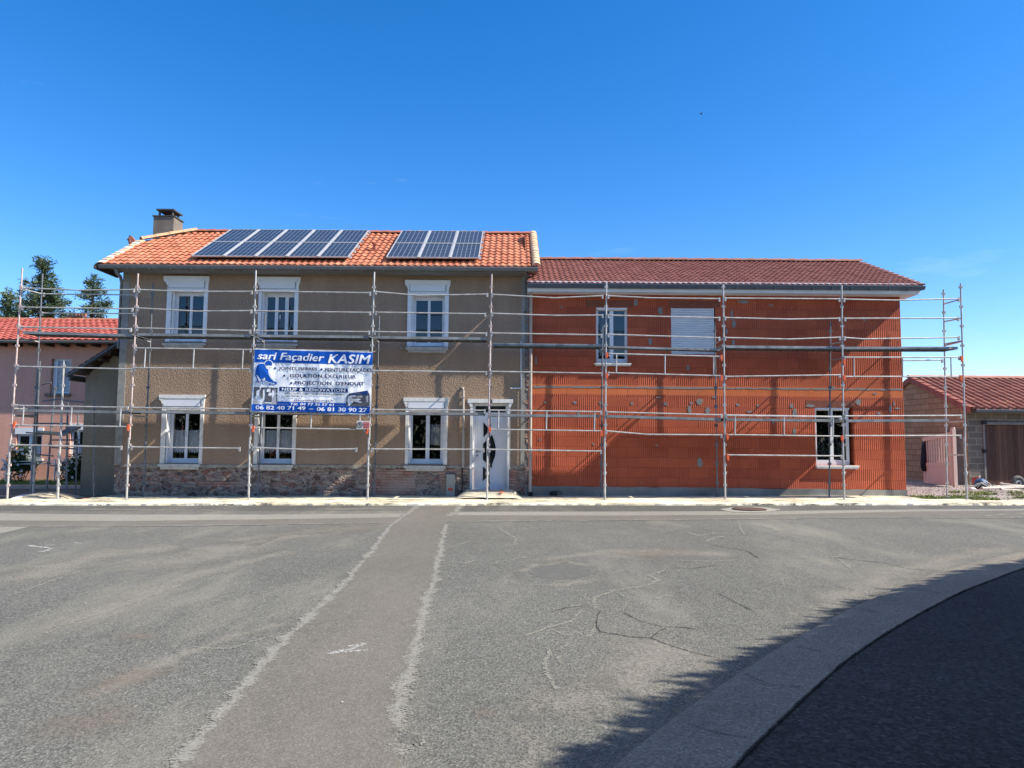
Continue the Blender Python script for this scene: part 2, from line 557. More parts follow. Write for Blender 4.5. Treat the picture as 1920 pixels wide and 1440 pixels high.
M['ban_white'] = m_banner('banner_white_vinyl', (.80, .80, .81, 1), (.88, .88, .88, 1))
M['ban_blue'] = m_banner('banner_blue_print', (.006, .075, .36, 1), (.01, .10, .46, 1))
M['ban_navy'] = m_banner('banner_navy_print', (.006, .03, .12, 1), (.009, .04, .15, 1))
M['ban_grey'] = m_banner('banner_grey_print', (.07, .075, .09, 1), (.12, .125, .14, 1))
M['ban_lgrey'] = m_banner('banner_light_print', (.30, .31, .33, 1), (.5, .5, .52, 1))


def m_soft(name, c1, c2, hard=.5, scale=9.0, top=1.0, grain=.5):
    """dust or dirt lying on the road: fades out raggedly towards the ribbon's edge"""
    n = NT(name)
    a = n.node('ShaderNodeAttribute', attribute_name='soft')
    nz1 = n.noise(scale, det=8, rough=.72)
    nz2 = n.voro(85, out='Color')
    s2 = n.node('ShaderNodeSeparateColor'); n.link(nz2, s2.inputs[0])
    v = n.math('ADD', n.math('ADD', a.outputs['Fac'], n.math('MULTIPLY', n.math('SUBTRACT', nz1, .5), 2.2)), n.math('MULTIPLY', n.math('SUBTRACT', s2.outputs[0], .5), grain))
    al = n.ramp(v, [(.5 - (1 - hard) * .45, 0), (.5 + (1 - hard) * .5, top)])
    col = n.ramp(n.noise(30, det=3), [(.3, c1), (.7, c2)])
    n.done(col, .95, normal=n.bump(nz1, .3, .005), spec=.1)
    tr = n.node('ShaderNodeBsdfTransparent')
    mx = n.node('ShaderNodeMixShader')
    n.link(al, mx.inputs[0]); n.link(tr.outputs[0], mx.inputs[1]); n.link(n.b.outputs[0], mx.inputs[2])
    n.link(mx.outputs[0], n.n['Material Output'].inputs['Surface'])
    return n.mat


M['soft_slurry'] = m_soft('soft_slurry', (.20, .195, .17, 1), (.28, .27, .235, 1), .35, 6, .9, .8)
M['soft_crack'] = m_soft('soft_crack_dust', (.20, .195, .165, 1), (.29, .28, .24, 1), .15, 14, .85, 1.4)
M['soft_dark'] = m_soft('soft_dark_crack', (.03, .03, .03, 1), (.05, .05, .048, 1), .2, 14, .8, 1.3)
M['soft_dust'] = m_soft('soft_road_dust', (.22, .21, .175, 1), (.32, .30, .26, 1), .0, 2.2, .62, 1.0)
M['soft_tan'] = m_soft('soft_tan_stain', (.20, .165, .13, 1), (.27, .23, .185, 1), .0, 3.0, .5, .9)
M['soft_grime'] = m_soft('soft_dark_grime', (.05, .05, .05, 1), (.08, .08, .078, 1), .0, 2.5, .22, .5)
M['soft_chalk'] = m_soft('soft_chalk', (.36, .36, .34, 1), (.5, .5, .47, 1), .1, 12, .8, 1.5)


# ------------------------------------------------------------------ geometry helpers for buildings
def wall_xz(mb, x0, x1, z0f, z1, Y, holes, depth=.3, m=0, mr=0, skip=()):
    """vertical wall facing -Y with rectangular holes (x0,x1,z0,z1) and reveals; z0f(x) is the bottom"""
    xs = sorted(set([x0, x1] + [h[0] for h in holes] + [h[1] for h in holes]))
    for a, b in zip(xs, xs[1:]):
        hs = sorted([h for h in holes if h[0] <= a + 1e-6 and h[1] >= b - 1e-6], key=lambda h: h[2])
        za, zb = z0f(a), z0f(b)
        for h in hs:
            if h[2] > max(za, zb) + 1e-4:
                mb.face([(a, Y, za), (b, Y, zb), (b, Y, h[2]), (a, Y, h[2])], m)
            za = zb = h[3]
        mb.face([(a, Y, za), (b, Y, zb), (b, Y, z1), (a, Y, z1)], m)
    for h in holes:
        a, b, c, d = h
        Yb = Y + depth
        mb.face([(a, Y, c), (a, Yb, c), (a, Yb, d), (a, Y, d)], mr)
        mb.face([(b, Y, c), (b, Yb, c), (b, Yb, d), (b, Y, d)], mr)
        if d not in skip: mb.face([(a, Y, d), (b, Y, d), (b, Yb, d), (a, Yb, d)], mr)
        if c not in skip: mb.face([(a, Y, c), (b, Y, c), (b, Yb, c), (a, Yb, c)], mr)


def tile_roof(mb, x0, x1, e, r, rows, per, amp, lift, seg=8, keep=None, jit=.004, lo=0.0):
    """e=(Y,z) at the eave, r=(Y,z) at the ridge; wavy courses, every course lifted over the one below"""
    ey, ez = e[0], e[1]
    d = Vector((0, r[0] - ey, r[1] - ez))
    L = d.length
    d /= L
    n = Vector((0, -d.z, d.y))
    if n.z < 0: n = -n
    nt = max(1, round((x1 - x0) / per))
    per = (x1 - x0) / nt

    def h(t):
        t = t % 1.0
        return amp * (math.sin(math.pi * min(1, t / .62)) ** .8 if t < .62 else -.25 * math.sin(math.pi * (t - .62) / .38))
    rr = random.Random(5)
    base = Vector((0, ey, ez))
    for row in range(rows):
        a0, a1 = L * row / rows, L * (row + 1) / rows
        for k in range(nt):
            xa = x0 + k * per
            if keep and not keep(xa + per / 2, (base + d * ((a0 + a1) / 2)).y): continue
            rn = max(.001, min(1, rr.gauss(.5, .25)))
            j = rr.uniform(-jit, jit)
            A, B, C = [], [], []
            for s in range(seg + 1):
                t = s / seg
                x = Vector((xa + t * per, 0, 0))
                hh = h(t)
                A.append(base + x + d * (a0 - .012) + n * (hh * .5 - .02))
                B.append(base + x + d * (a0 - .012) + n * (hh + lift + j))
                C.append(base + x + d * (a1) + n * (hh + .004 + j * .3))
            m = seg + 1
            mb.raw(A + B, [(i, i + 1, m + i + 1, m + i) for i in range(seg)], 0, rn, True)
            mb.raw(B + C, [(i, i + 1, m + i + 1, m + i) for i in range(seg)], 0, rn, True)


def ridge_tiles(mb, p, q, L, r=.1, m=0, seg=8, over=.012, arc=math.pi):
    """half-round cover tiles butted along a line, each slightly flared over the next"""
    p, q = Vector(p), Vector(q)
    D = (q - p)
    n = max(1, round(D.length / L))
    d = D.normalized()
    a = d.cross(Vector((0, 0, 1))).normalized()
    b = a.cross(d).normalized()
    rr = random.Random(3)
    for i in range(n):
        s, e = p + D * (i / n), p + D * ((i + 1.08) / n)
        r0, r1 = r + over, r
        j = rr.uniform(-.004, .004)
        vs = []
        for c, ra in ((s, r0), (e, r1)):
            for k in range(seg + 1):
                t = arc * k / seg + (math.pi - arc) / 2
                vs.append(c + a * (math.cos(t) * ra) + b * (math.sin(t) * ra * .8 + j))
        mb.raw(vs, [(k, k + 1, seg + 2 + k, seg + 1 + k) for k in range(seg)], m, rr.random(), True)
        inn = [c + (v - c) * .86 for c, vv in ((s, vs[:seg + 1]),) for v in vv]
        mb.raw(vs[:seg + 1] + inn, [(k, k + 1, seg + 2 + k, seg + 1 + k) for k in range(seg)], m, .3)


def rect(u0, u1, v0, v1, Y=YW):
    """pixel rectangle on the facade -> (x0,x1,z0,z1)"""
    a, b = P(u0, (v0 + v1) / 2, Y), P(u1, (v0 + v1) / 2, Y)
    c, d = P((u0 + u1) / 2, v1, Y), P((u0 + u1) / 2, v0, Y)
    return (a.x, b.x, c.z, d.z)


def plank_frame(mb, R, w, y0, y1, m=0):
    x0, x1, z0, z1 = R
    mb.box((x0, y0, z0), (x0 + w, y1, z1), m)
    mb.box((x1 - w, y0, z0), (x1, y1, z1), m)
    mb.box((x0 + w, y0, z1 - w), (x1 - w, y1, z1), m)
    mb.box((x0 + w, y0, z0), (x1 - w, y1, z0 + w), m)


# ================================================================== BROWN RENDERED HOUSE
EY = 18.40
bh = thing('rendered_house', 'brown roughcast two-storey house with bright orange tile roof and solar panels', 'house', (-5, 21, gz(-5)))
X0 = P(223, 700, YW).x
X1 = P(984.5, 700, YW).x
zE = P(600, 500, EY).z          # gutter lip
zTop = P(600, 508, YW - .5).z   # soffit underside
YR = 21.5
xl, xr = P(183, 497, EY).x, P(1010, 500, EY).x
zR = P(680, 438, YR).z
stone_top = lambda u: P(u, 874, YW).z
zS = P(600, 876, YW).z
# windows: (crown u0,u1,v), (sides u0,u1), (box), (opening), (sill), kind
WIN = [
    dict(cr=(308.5, 393.6, 518.5), sd=(312.5, 389), bx=(316, 386, 526.5, 540.5), op=(321, 382, 546, 640), si=(306, 386, 644, 652), k=0),
    dict(cr=(480, 564.5, 520), sd=(484.5, 559), bx=(486.5, 555.5, 528, 542), op=(490, 552, 548, 640), si=(481, 558.5, 645, 653), k=1),
    dict(cr=(760, 845, 526), sd=(764, 841), bx=(768, 837, 534.5, 547.5), op=(771.5, 834, 554.5, 649), si=(762, 840, 651.5, 661.5), k=2),
    dict(cr=(300, 386, 740.5), sd=(302.5, 381), bx=(306.5, 378, 749.5, 762), op=(311, 375, 768, 868), si=(298.5, 377, 870, 880), k=3),
    dict(cr=(473, 560, 742), sd=(477, 555.5), bx=(480, 552, 750.5, 763), op=(484, 549.5, 768, 869), si=(473, 551, 871.5, 882), k=4),
    dict(cr=(757, 842, 746), sd=(760, 839), bx=(764.5, 834.5, 754, 766), op=(766, 832, 771, 869.5), si=(758, 836, 873, 883), k=5),
]
DOORR = rect(886, 951.5, 756.5, 923)
holes = []
for w in WIN:
    w['O'] = rect(*w['op'])
    holes.append(w['O'])
mb = MB()
hs_up = [h for h in holes] + [(DOORR[0], DOORR[1], zS, DOORR[3])]
fix = [(h[0], h[1], max(h[2], zS), h[3]) for h in hs_up]
wall_xz(mb, X0, X1, lambda x: zS, zTop + .25, YW, fix, .34, 0, 1, (zS,))
mb.face([(X0, YW, zS), (X0, 22.9, zS), (X0, 22.9, zTop + .25), (X0, YW, zTop + .25)], 0)
mb.face([(X1, YW, zS), (X1, 22.9, zS), (X1, 22.9, zTop + .25), (X1, YW, zTop + .25)], 0)
mb.face([(X0, 22.9, -.3), (X1, 22.9, -.3), (X1, 22.9, zTop + .25), (X0, 22.9, zTop + .25)], 0)
for x in (X0, X1):
    top = zR - .12 if x == X1 else zR - .55
    mb.face([(x, YW, zTop + .25), (x, 22.9, zTop + .25), (x, YR + .7, top), (x, YR - .7, top)], 0)
wall = mb.build('wall', [M['stucco'], M['white']], bh)

# stone and brick footing of the wall, a little behind the render
mb = MB()
YS = YW + .02
sill_low = [(w['O'][0], w['O'][1], w['O'][2], zS) for w in WIN[3:]]
wall_xz(mb, X0, X1, lambda x: gz(x) - .2, zS, YS, [(DOORR[0], DOORR[1], DOORR[2], zS)], .3, 0, 0, (zS,))
mb.face([(X0, YS, -.4), (X0, 22.9, -.4), (X0, 22.9, zS), (X0, YS, zS)], 0)
mb.face([(X1, YS, -.4), (X1, 22.9, -.4), (X1, 22.9, zS), (X1, YS, zS)], 0)
mb.build('stone_footing', M['stone'], bh)
mb = MB()
rb = random.Random(11)


def ragged(mb, u0, u1, v0, v1, Y, th, m=0, n=5, amp=4):
    pts = []
    for i in range(n + 1): pts.append((u0 + (u1 - u0) * i / n, v0 + rb.uniform(-1, 1) * amp * .4))
    for i in range(1, n): pts.append((u1 + rb.uniform(-1, 1) * amp, v0 + (v1 - v0) * i / n))
    for i in range(n + 1): pts.append((u1 - (u1 - u0) * i / n, v1 + rb.uniform(-1, 1) * amp * .4))
    for i in range(1, n): pts.append((u0 + rb.uniform(-1, 1) * amp, v1 - (v1 - v0) * i / n))
    mb = MB()
    mb.prism([P(a, b, Y) for a, b in pts], (0, th, 0), m)
    mb.build('brick_footing', M['small_brick'], bh)


ragged(mb, 700, 778, 880, 932, YS - .012, .05)
ragged(mb, 822, 838, 884, 930, YS - .012, .05)
ragged(mb, 841, 882, 880, 886, YS - .012, .05, amp=1.5)
ragged(mb, 957, 971, 878, 929, YS - .012, .05, amp=3)
ragged(mb, 372, 462, 902, 912, YS - .012, .05, amp=3)
ragged(mb, 384, 400, 890, 896, YS - .010, .05, amp=2)
ragged(mb, 690, 697, 886, 922, YS - .012, .05, amp=2)
mb = MB()   # mortar ledge left where the old render ended
for a, b in ((224, 299), (377, 473), (551, 757), (838, 880), (957, 983)):
    n = max(2, int((b - a) / 6))
    up, dn = [], []
    for i in range(n + 1):
        u = a + (b - a) * i / n
        up.append(P(u, 871.5 + (u - 600) * .004 + rb.uniform(-.6, .6), YW))
        dn.append(P(u, 877 + (u - 600) * .004 + rb.uniform(-1.6, 2.2), YW))
    mb = MB()
    for i in range(n):
        y0 = YW - .022
        q = [up[i], up[i + 1], dn[i + 1], dn[i]]
        f = [Vector((p.x, y0, p.z)) for p in q]
        bk = [Vector((p.x, YW + .025, p.z)) for p in q]
        mb.raw(f + bk, [(0, 1, 2, 3), (0, 1, 5, 4), (3, 2, 6, 7)], 0)
    mb.build('mortar_ledge', M['mortar_pale'], bh)
mb = MB()   # rough grey corner bands
for (a, b, c, d, dy) in ((223, 236.5, 509, 871, .012), (977, 984, 509, 872, .012)):
    R = rect(a, b, c, d)
    xs = [P(a, c, YW).x, P(b, c, YW).x, P(b, d, YW).x, P(a, d, YW).x]
    x0, x1 = (xs[0] + xs[3]) / 2, (xs[1] + xs[2]) / 2
    mb = MB()
    mb.box((x0, YW - dy, R[2]), (x1, YW + .02, R[3]))
    mb.build('corner_band', M['quoin'], bh)
mb = MB()   # raw joint against the brick house
j0, j1 = P(984.5, 700, YW).x, P(991, 700, YW).x
mb.box((X1 + .002, YW + .012, gz(0) - .1), (j1, YW + .3, P(988, 512, YW).z))
for i in range(46):
    z = rb.uniform(0, 1) ** 1.4 * 5.0 + .1
    x = rb.uniform(j0, j1)
    s = rb.uniform(.02, .05)
    mb.box((x - s, YW - rb.uniform(.0, .02), z - s), (x + s * .7, YW + .1, z + s * rb.uniform(.6, 2)), 1 if rb.random() < .5 else 2)
mb.build('raw_joint', [M['mortar'], M['stone'], M['small_brick']], bh)


def window(parent, w, i):
    O = w['O']
    x0, x1, z0, z1 = O
    yf = YW + .20
    fr = MB()
    plank_frame(fr, O, .055, yf, yf + .06)
    # roller-shutter guide rails standing in the reveal
    fr.box((x0, YW + .07, z0), (x0 + .035, YW + .13, z1))
    fr.box((x1 - .035, YW + .07, z0), (x1, YW + .13, z1))
    W = x1 - x0 - .11
    xa, xb = x0 + .055, x1 - .055
    za, zb = z0 + .055 + .04, z1 - .055
    panes = []
    if w['k'] == 1:
        cuts = [(xa + .03, xa + .03 + W * .27), (xa + W * .42, xa + W * .66), (xa + W * .78, xb - .02)]
    elif w['k'] == 5:
        cuts = [(xa + .02, xa + W * .46), (xa + W * .58, xb - .05)]
    else:
        cuts = [(xa + .04, xa + W / 2 - .035), (xa + W / 2 + .035, xb - .035)]
    prev = xa
    for a, b in cuts:
        fr.box((prev, yf + .005, za - .04), (a, yf + .055, zb))
        panes.append((a, b))
        prev = b
    fr.box((prev, yf + .005, za - .04), (xb, yf + .055, zb))
    for a, b in panes:
        fr.box((a, yf + .004, za - .04), (b, yf + .056, za + .025))
        fr.box((a, yf + .004, zb - .04), (b, yf + .056, zb))
    # handle
    fr.box((xa + W / 2 - .012, yf - .02, (za + zb) / 2 - .05), (xa + W / 2 + .012, yf + .004, (za + zb) / 2 + .06))
    win = fr.build('window', M['pvc'], parent)
    g = MB()
    for a, b in panes:
        g.face([(a, yf + .03, za), (b, yf + .03, za), (b, yf + .03, zb), (a, yf + .03, zb)])
    g.build('pane', M['glass'], win)
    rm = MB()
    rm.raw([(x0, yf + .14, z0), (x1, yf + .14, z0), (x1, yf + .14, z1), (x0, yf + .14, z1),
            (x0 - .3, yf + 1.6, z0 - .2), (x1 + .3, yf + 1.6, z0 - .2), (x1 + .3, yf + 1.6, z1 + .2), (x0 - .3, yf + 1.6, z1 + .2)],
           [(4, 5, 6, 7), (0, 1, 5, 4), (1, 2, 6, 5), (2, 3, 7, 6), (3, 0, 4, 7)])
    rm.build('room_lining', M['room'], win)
    if w['k'] >= 3:
        for (a, b) in (panes if w['k'] != 5 else panes[1:]):
            c = MB()
            H = zb - za
            zt, zl = (za + H * .60, za + H * .12) if w['k'] != 5 else (za + H * .75, za + H * .30)
            n = 48
            top, bot = [], []
            for k in range(n + 1):
                t = k / n
                x = a + (b - a) * t
                y = yf + .085 + .012 * math.sin(t * 38)
                s = abs(((t * 5) % 1) - .5) * 2
                top.append((x, y, zt + .035 * s))
                bot.append((x, y, zl + .06 * s))
            for k in range(n):
                if k % 3 == 2 and w['k'] == 5: continue
                c.face([bot[k], bot[k + 1], top[k + 1], top[k]])
            c.build('curtain', M['curtain'], win)
    if w['k'] == 1:
        c = MB()
        for k in range(10):
            t0, t1 = k / 10, (k + 1) / 10
            a, b = panes[1]
            c.face([(a + (b - a) * t0, yf + .1 + .02 * (k % 2), za), (a + (b - a) * t1, yf + .1 + .02 * ((k + 1) % 2), za), (a + (b - a) * t1, yf + .1 + .02 * ((k + 1) % 2), zb), (a + (b - a) * t0, yf + .1 + .02 * (k % 2), zb)])
        c.build('curtain', simple('brown_curtain', (.10, .05, .045, 1), .9, var=.3, scale=12), win)
    if w['k'] == 4:
        c = MB()
        for k in range(14):
            x, z = panes[0][0] + .2 + rb.uniform(-.07, .07), za + .1 + rb.uniform(0, .14)
            c.box((x - .02, yf + .07, z - .02), (x + .02, yf + .1, z + .02))
        c.build('red_flower', M['red_label'], win)
    # moulded surround
    s = MB()
    C = rect(w['cr'][0], w['cr'][1], w['cr'][2], w['cr'][2] + 8.5)
    S0, S1 = rect(w['sd'][0], w['sd'][1], w['op'][2], w['op'][3])[:2]
    zc = C[2]
    yp = YW - .035
    zbox0, zbox1 = rect(*w['bx'])[2:]
    xb0, xb1 = rect(*w['bx'])[:2]
    old = i >= 3
    s.box((S0, yp, z0 - .02), (x0, YW + .02, zc))
    s.box((x1, yp, z0 - .02), (S1, YW + .02, zc))
    s.box((x0, yp, z1), (x1, YW + .02, zbox0 - .005))
    if xb0 > x0: xb0_ = xb0
    s.box((x0, yp, zbox0 - .005), (max(xb0, x0 + .001), YW + .02, zc))
    s.box((min(xb1, x1 - .001), yp, zbox0 - .005), (x1, YW + .02, zc))
    s.box((x0, yp, zbox1 + .005), (x1, YW + .02, zc)) if zc > zbox1 + .01 else None
    # crown with small curved ears
    yc = YW - .06
    s.box((C[0], yc, C[2] + .03), (C[1], YW + .02, C[3]))
    for sg, xe, xi in ((1, C[0], S0), (-1, C[1], S1)):
        pts = [(xe, C[2] + .03), (xe + sg * .01, C[2] - .01), (xe + (xi - xe) * .6, C[2] - .045), (xi, C[2] - .12), (xi + sg * .05, C[2] - .12), (xi + sg * .05, C[2] + .03)]
        s.prism([(a, yc + .006, b) for a, b in pts], (0, .07, 0))
    s.box((S0 + .03, yc + .006, C[2] - .002), (S1 - .03, YW + .02, C[2] + .03))
    sur = s.build('window_surround', M['white_old'] if old else M['white'], parent)
    b = MB()
    b.box((xb0 + .02, YW - .052, zbox0 + .006), (xb1 - .02, YW - .034, zbox1 - .006))
    b.box((xb0 + .002, YW - .040, zbox0 - .006), (xb1 - .002, YW - .0345, zbox1 + .006), 1)  # dark backing plate, its rim painted in as the shaded gap round the panel
    b.build('shutter_box', [M['pvc'], M['zinc']], sur)
    sl = rect(*w['si'])
    b = MB()
    pr = .09
    b.box((sl[0], YW - pr, (sl[2] + sl[3]) / 2), (sl[1], YW + .2, sl[3]))
    b.box((sl[0] + .05, YW - pr + .035, sl[2]), (sl[1] - .05, YW + .19, (sl[2] + sl[3]) / 2))
    b.build('sill', M['grey_sill'], sur)


for i, w in enumerate(WIN): window(bh, w, i)

# ---- front door
D = DOORR
yd = YW + .17
mb = MB()
plank_frame(mb, D, .06, yd, yd + .07)
ztr = P(918, 775.5, yd).z
mb.box((D[0] + .06, yd + .002, ztr - .03), (D[1] - .06, yd + .068, ztr + .03))
lf = (D[0] + .06, D[1] - .06, D[2] + .06, ztr - .03)
mb.box((lf[0], yd + .014, lf[2]), (lf[1], yd + .055, lf[3]))
for t in (.035, .965):
    x = lf[0] + (lf[1] - lf[0]) * t
    mb.box((x - .02, yd + .004, lf[2]), (x + .02, yd + .02, lf[3]))
door = mb.build('front_door', M['pvc'], bh)
mb = MB()
yq = yd + .002
Q = lambda pts: [(P(u, v, yq).x, yq, P(u, v, yq).z) for u, v in pts]
for pts in ([(906.4, 792), (916, 803), (916, 809), (906.4, 820)],
            [(905.5, 874.5), (916, 885), (916, 892), (905.2, 902)],
            [(905.9, 832), (914.5, 823), (914.5, 871), (905.5, 861.5)],
            [(916, 822.5), (922.5, 815.5), (926.4, 825), (929.3, 839), (929.2, 848), (928, 856), (922.9, 870), (922, 878.5), (916, 871)],
            [(893, 762), (947, 762), (947, 773), (893, 773)]):
    mb.prism(Q(pts), (0, .018, 0))
mb.build('glass_insert', M['glass_dark'], door)
mb = MB()
h = P(894.5, 847, yd)
mb.box((h.x - .02, yd - .01, h.z - .03), (h.x + .02, yd + .014, h.z + .03))
mb.tube([(h.x, yd - .005, h.z), (h.x, yd - .05, h.z), (h.x + .11, yd - .05, h.z)], .009)
mb.build('handle', M['zinc'], door)
mb = MB()
h = P(894.5, 854, yd)
mb.box((h.x - .02, yd - .008, h.z - .02), (h.x + .02, yd + .014, h.z + .02))
mb.build('lock', M['zinc'], door)
# surround
mb = MB()
C = rect(877, 962, 748.5, 755.5)
S0, S1 = rect(881, 957, 757, 923)[:2]
mb.box((S0, YW - .035, zS - .02), (D[0], YW + .02, C[2]))
mb.box((D[1], YW - .035, zS - .02), (S1, YW + .02, C[2]))
mb.box((S0 + .01, YW - .01, D[2]), (D[0], YW + .025, zS - .02))
mb.box((D[1], YW - .01, D[2]), (S1 - .03, YW + .025, zS - .02))
mb.box((C[0], YW - .07, C[2]), (C[1], YW + .02, C[3]))
for sg, xe, xi in ((1, C[0], S0), (-1, C[1], S1)):
    pts = [(xe, C[2]), (xe + (xi - xe) * .7, C[2] - .05), (xi, C[2] - .12), (xi + sg * .05, C[2] - .12), (xi + sg * .05, C[2])]
    mb.prism([(a, YW - .062, b) for a, b in pts], (0, .07, 0))
ds = mb.build('door_surround', M['white_old'], bh)
R = rect(919, 922.9, 749.2, 755.6)
mb = MB()
mb.box((R[0], YW - .078, R[2]), (R[1], YW - .069, R[3]))
plate = mb.build('number_plate', M['black'], ds)


def text_mesh(body, name, mat, mapf, parent, shear=0.0, bold=0.0, space=1.0, cut=0):
    """text turned into a mesh, its box mapped by mapf(s,t,lift) (s,t in 0..1); struck several times for a bold face"""
    cu = bpy.data.curves.new('t', 'FONT')
    cu.body = body; cu.size = 1; cu.shear = shear; cu.space_character = space
    cu.resolution_u = 3
    o = bpy.data.objects.new('t', cu)
    COL.objects.link(o)
    dg = bpy.context.evaluated_depsgraph_get()
    me = bpy.data.meshes.new_from_object(o.evaluated_get(dg))
    bpy.data.objects.remove(o)
    b = bmesh.new(); b.from_mesh(me)
    bmesh.ops.triangulate(b, faces=b.faces[:])
    ax, bx = min(v.co.x for v in b.verts), max(v.co.x for v in b.verts)
    ay, by = min(v.co.y for v in b.verts), max(v.co.y for v in b.verts)
    for k in range(1, cut):
        bmesh.ops.bisect_plane(b, geom=b.verts[:] + b.edges[:] + b.faces[:], plane_co=(ax + (bx - ax) * k / cut, 0, 0), plane_no=(1, 0, 0))
    if cut:
        for k in range(1, 4):
            bmesh.ops.bisect_plane(b, geom=b.verts[:] + b.edges[:] + b.faces[:], plane_co=(0, ay + (by - ay) * k / 4, 0), plane_no=(0, 1, 0))
        bmesh.ops.triangulate(b, faces=b.faces[:])
    b.to_mesh(me); b.free()
    vs0 = [v.co.copy() for v in me.vertices]
    fs0 = [tuple(p.vertices) for p in me.polygons]
    me2 = bpy.data.meshes.new(name)
    vs, fs = [], []
    hits = [(0, 0)] if not bold else [(-bold, 0), (bold, 0), (0, bold * .6), (0, -bold * .6), (bold * .5, 0)]
    for q, (dx, dy) in enumerate(hits):
        base = len(vs)
        for c in vs0:
            vs.append(mapf((c.x + dx - ax + bold) / (bx - ax + 2 * bold), (c.y + dy - ay + bold * .6) / (by - ay + 1.2 * bold)) + Vector((0, -.0004 * q, 0)))
        fs += [tuple(i + base for i in f) for f in fs0]
    me2.from_pydata(vs, [], fs)
    me2.materials.append(mat)
    bpy.data.meshes.remove(me)
    ob = bpy.data.objects.new(name, me2)
    COL.objects.link(ob)
    if parent:
        ob.parent = parent
        if parent.type == 'EMPTY': ob.matrix_parent_inverse = Matrix.Translation(-parent.location)
    return ob


def flat_map(R, y):
    return lambda s, t: Vector((R[0] + (R[1] - R[0]) * s, y, R[2] + (R[3] - R[2]) * t))


text_mesh('3', 'number', M['galv'], flat_map((R[0] + .018, R[1] - .03, R[2] + .015, R[3] - .015), YW - .081), plate, bold=.02)
# step and threshold
mb = MB()
R = rect(878, 962, 924, 934)
mb.box((R[0], 18.55, gz(0) + .02), (R[1], YW + .1, D[2] - .005))
mb.box((D[0], YW - .02, D[2] - .003), (D[1], YW + .2, D[2] + .05))
mb.build('door_step', M['grey_sill'], bh)
# overflow pipe with its hook, cable pipe to the corner, meter cabinet
mb = MB()
a, b = P(868.5, 731, YW - .06), P(868.5, 877, YW - .06)
mb.tube([a, (b.x, YW - .06, b.z)], .036, 10)
mb.tube([a, a + Vector((-.01, .02, .05)), a + Vector((-.05, .06, .06))], .03, 8)
for v in (745, 800, 850):
    c = P(868.5, v, YW - .06)
    mb.box((c.x - .045, YW - .1, c.z - .01), (c.x + .045, YW, c.z + .01))
mb.build('vent_pipe', M['cream_pipe'], bh)
mb = MB()
a, b = P(866.5, 878, YW - .03), P(865, 934, YW - .03)
mb.tube([a, (a.x + .01, YW - .03, (a.z + b.z) / 2), b], .018, 8)
for k in range(3):
    c = P(859 + 3 * k, 926 + 2 * k, YW - .1)
    mb.tube([c + Vector((.07 * math.cos(t / 8 * 5.5 + k), -.03, .09 * math.sin(t / 8 * 5.5 + k))) for t in range(9)], .007, 5)
mb.build('cable', M['black'], bh)
mb = MB()
R = rect(837, 853.5, 889, 934)
mb.box((R[0], YW - .10, R[2]), (R[1], YW + .02, R[3]))
mb.box((R[0] + .012, YW - .108, R[2] + .22), (R[1] - .012, YW - .1, R[3] - .012))
cab = mb.build('meter_cabinet', M['beige_box'], bh)
mb = MB()
q = rect(840.5, 849.5, 914.5, 919.2)
mb.box((q[0], YW - .114, q[2]), (q[1], YW - .1, q[3]))
mb.build('warning_label', M['red_label'], cab)
mb = MB()
c = P(845, 911, YW - .108)
mb.box((c.x - .012, YW - .114, c.z - .008), (c.x + .012, YW - .1, c.z + .008))
mb.build('lock', M['black'], cab)
mb = MB()
a, b, c = P(976.8, 640, YW - .02), P(977, 728, YW - .02), P(957, 728, YW - .14)
mb.tube([a, b], .014, 6)
mb.box((P(957, 728, YW - .03).x, YW - .05, b.z - .015), (b.x, YW - .01, b.z + .015))
mb.build('conduit', M['fascia_white'], bh)
# small stains, hooks and fixings on the wall
mb = MB()
for u, v in ((612, 552), (643, 525), (465, 566), (752, 652.5), (847, 653), (567, 653), (300, 653)):
    c = P(u, v, YW)
    mb = MB()
    mb.box((c.x - .014, YW - .03, c.z - .03), (c.x + .014, YW + .01, c.z + .03))
    mb.build('wall_hook', M['cream_pipe'], bh)

# ---- roof
xh = xl + 1.08
keepf = lambda x, y: not (y > 20.42 and x < xl + (y - 20.42) * 1.0)
mb = MB()
nx = xr - .13
tile_roof(mb, xl + .05, nx, (EY + .03, zE + .03), (YR, zR), 12, .176, .024, .032, keep=keepf, jit=.009)
roof = mb.build('roof', M['tile_orange'], bh)
mb = MB()
tile_roof(mb, xl + .05, nx, (23.2, zE + .03), (YR, zR), 12, .203, .026, .030, seg=4, keep=lambda x, y: not (y < 22.1 and x < xl + (22.1 - y) * 1.0))
mb.build('rear_slope', M['tile_orange'], roof)
# half-hip triangle
mb = MB()
sl = (zR - zE) / (YR - EY)
zh = zE + .03 + sl * (20.42 - EY)
apex = Vector((xh, YR, zR))
mb.face([Vector((xl, 20.42, zh)), Vector((xl, 22.1, zh)), apex], 0, .5)
mb.build('half_hip', M['tile_orange'], roof)
mb = MB()
ridge_tiles(mb, (nx, YR, zR + .02), (xh, YR, zR + .02), .335, .085, over=.028)
mb.build('ridge', M['ridge_red'], roof)
mb = MB()
ridge_tiles(mb, Vector((xl + .02, 20.45, zh + .06)), apex + Vector((.05, 0, .06)), .37, .11)
ridge_tiles(mb, Vector((xl + .02, 22.07, zh + .06)), apex + Vector((0, 0, .05)), .37, .11)
mb.build('hip_tiles', M['ridge_peach'], roof)
mb = MB()   # antefix at the far hip foot
c = P(246, 449, 21.3)
mb.prism([c + Vector(v) for v in ((-.05, 0, -.25), (.12, 0, -.25), (.1, 0, 0), (.02, 0, .1), (-.06, 0, .12), (-.1, 0, .02))], (0, .06, 0))
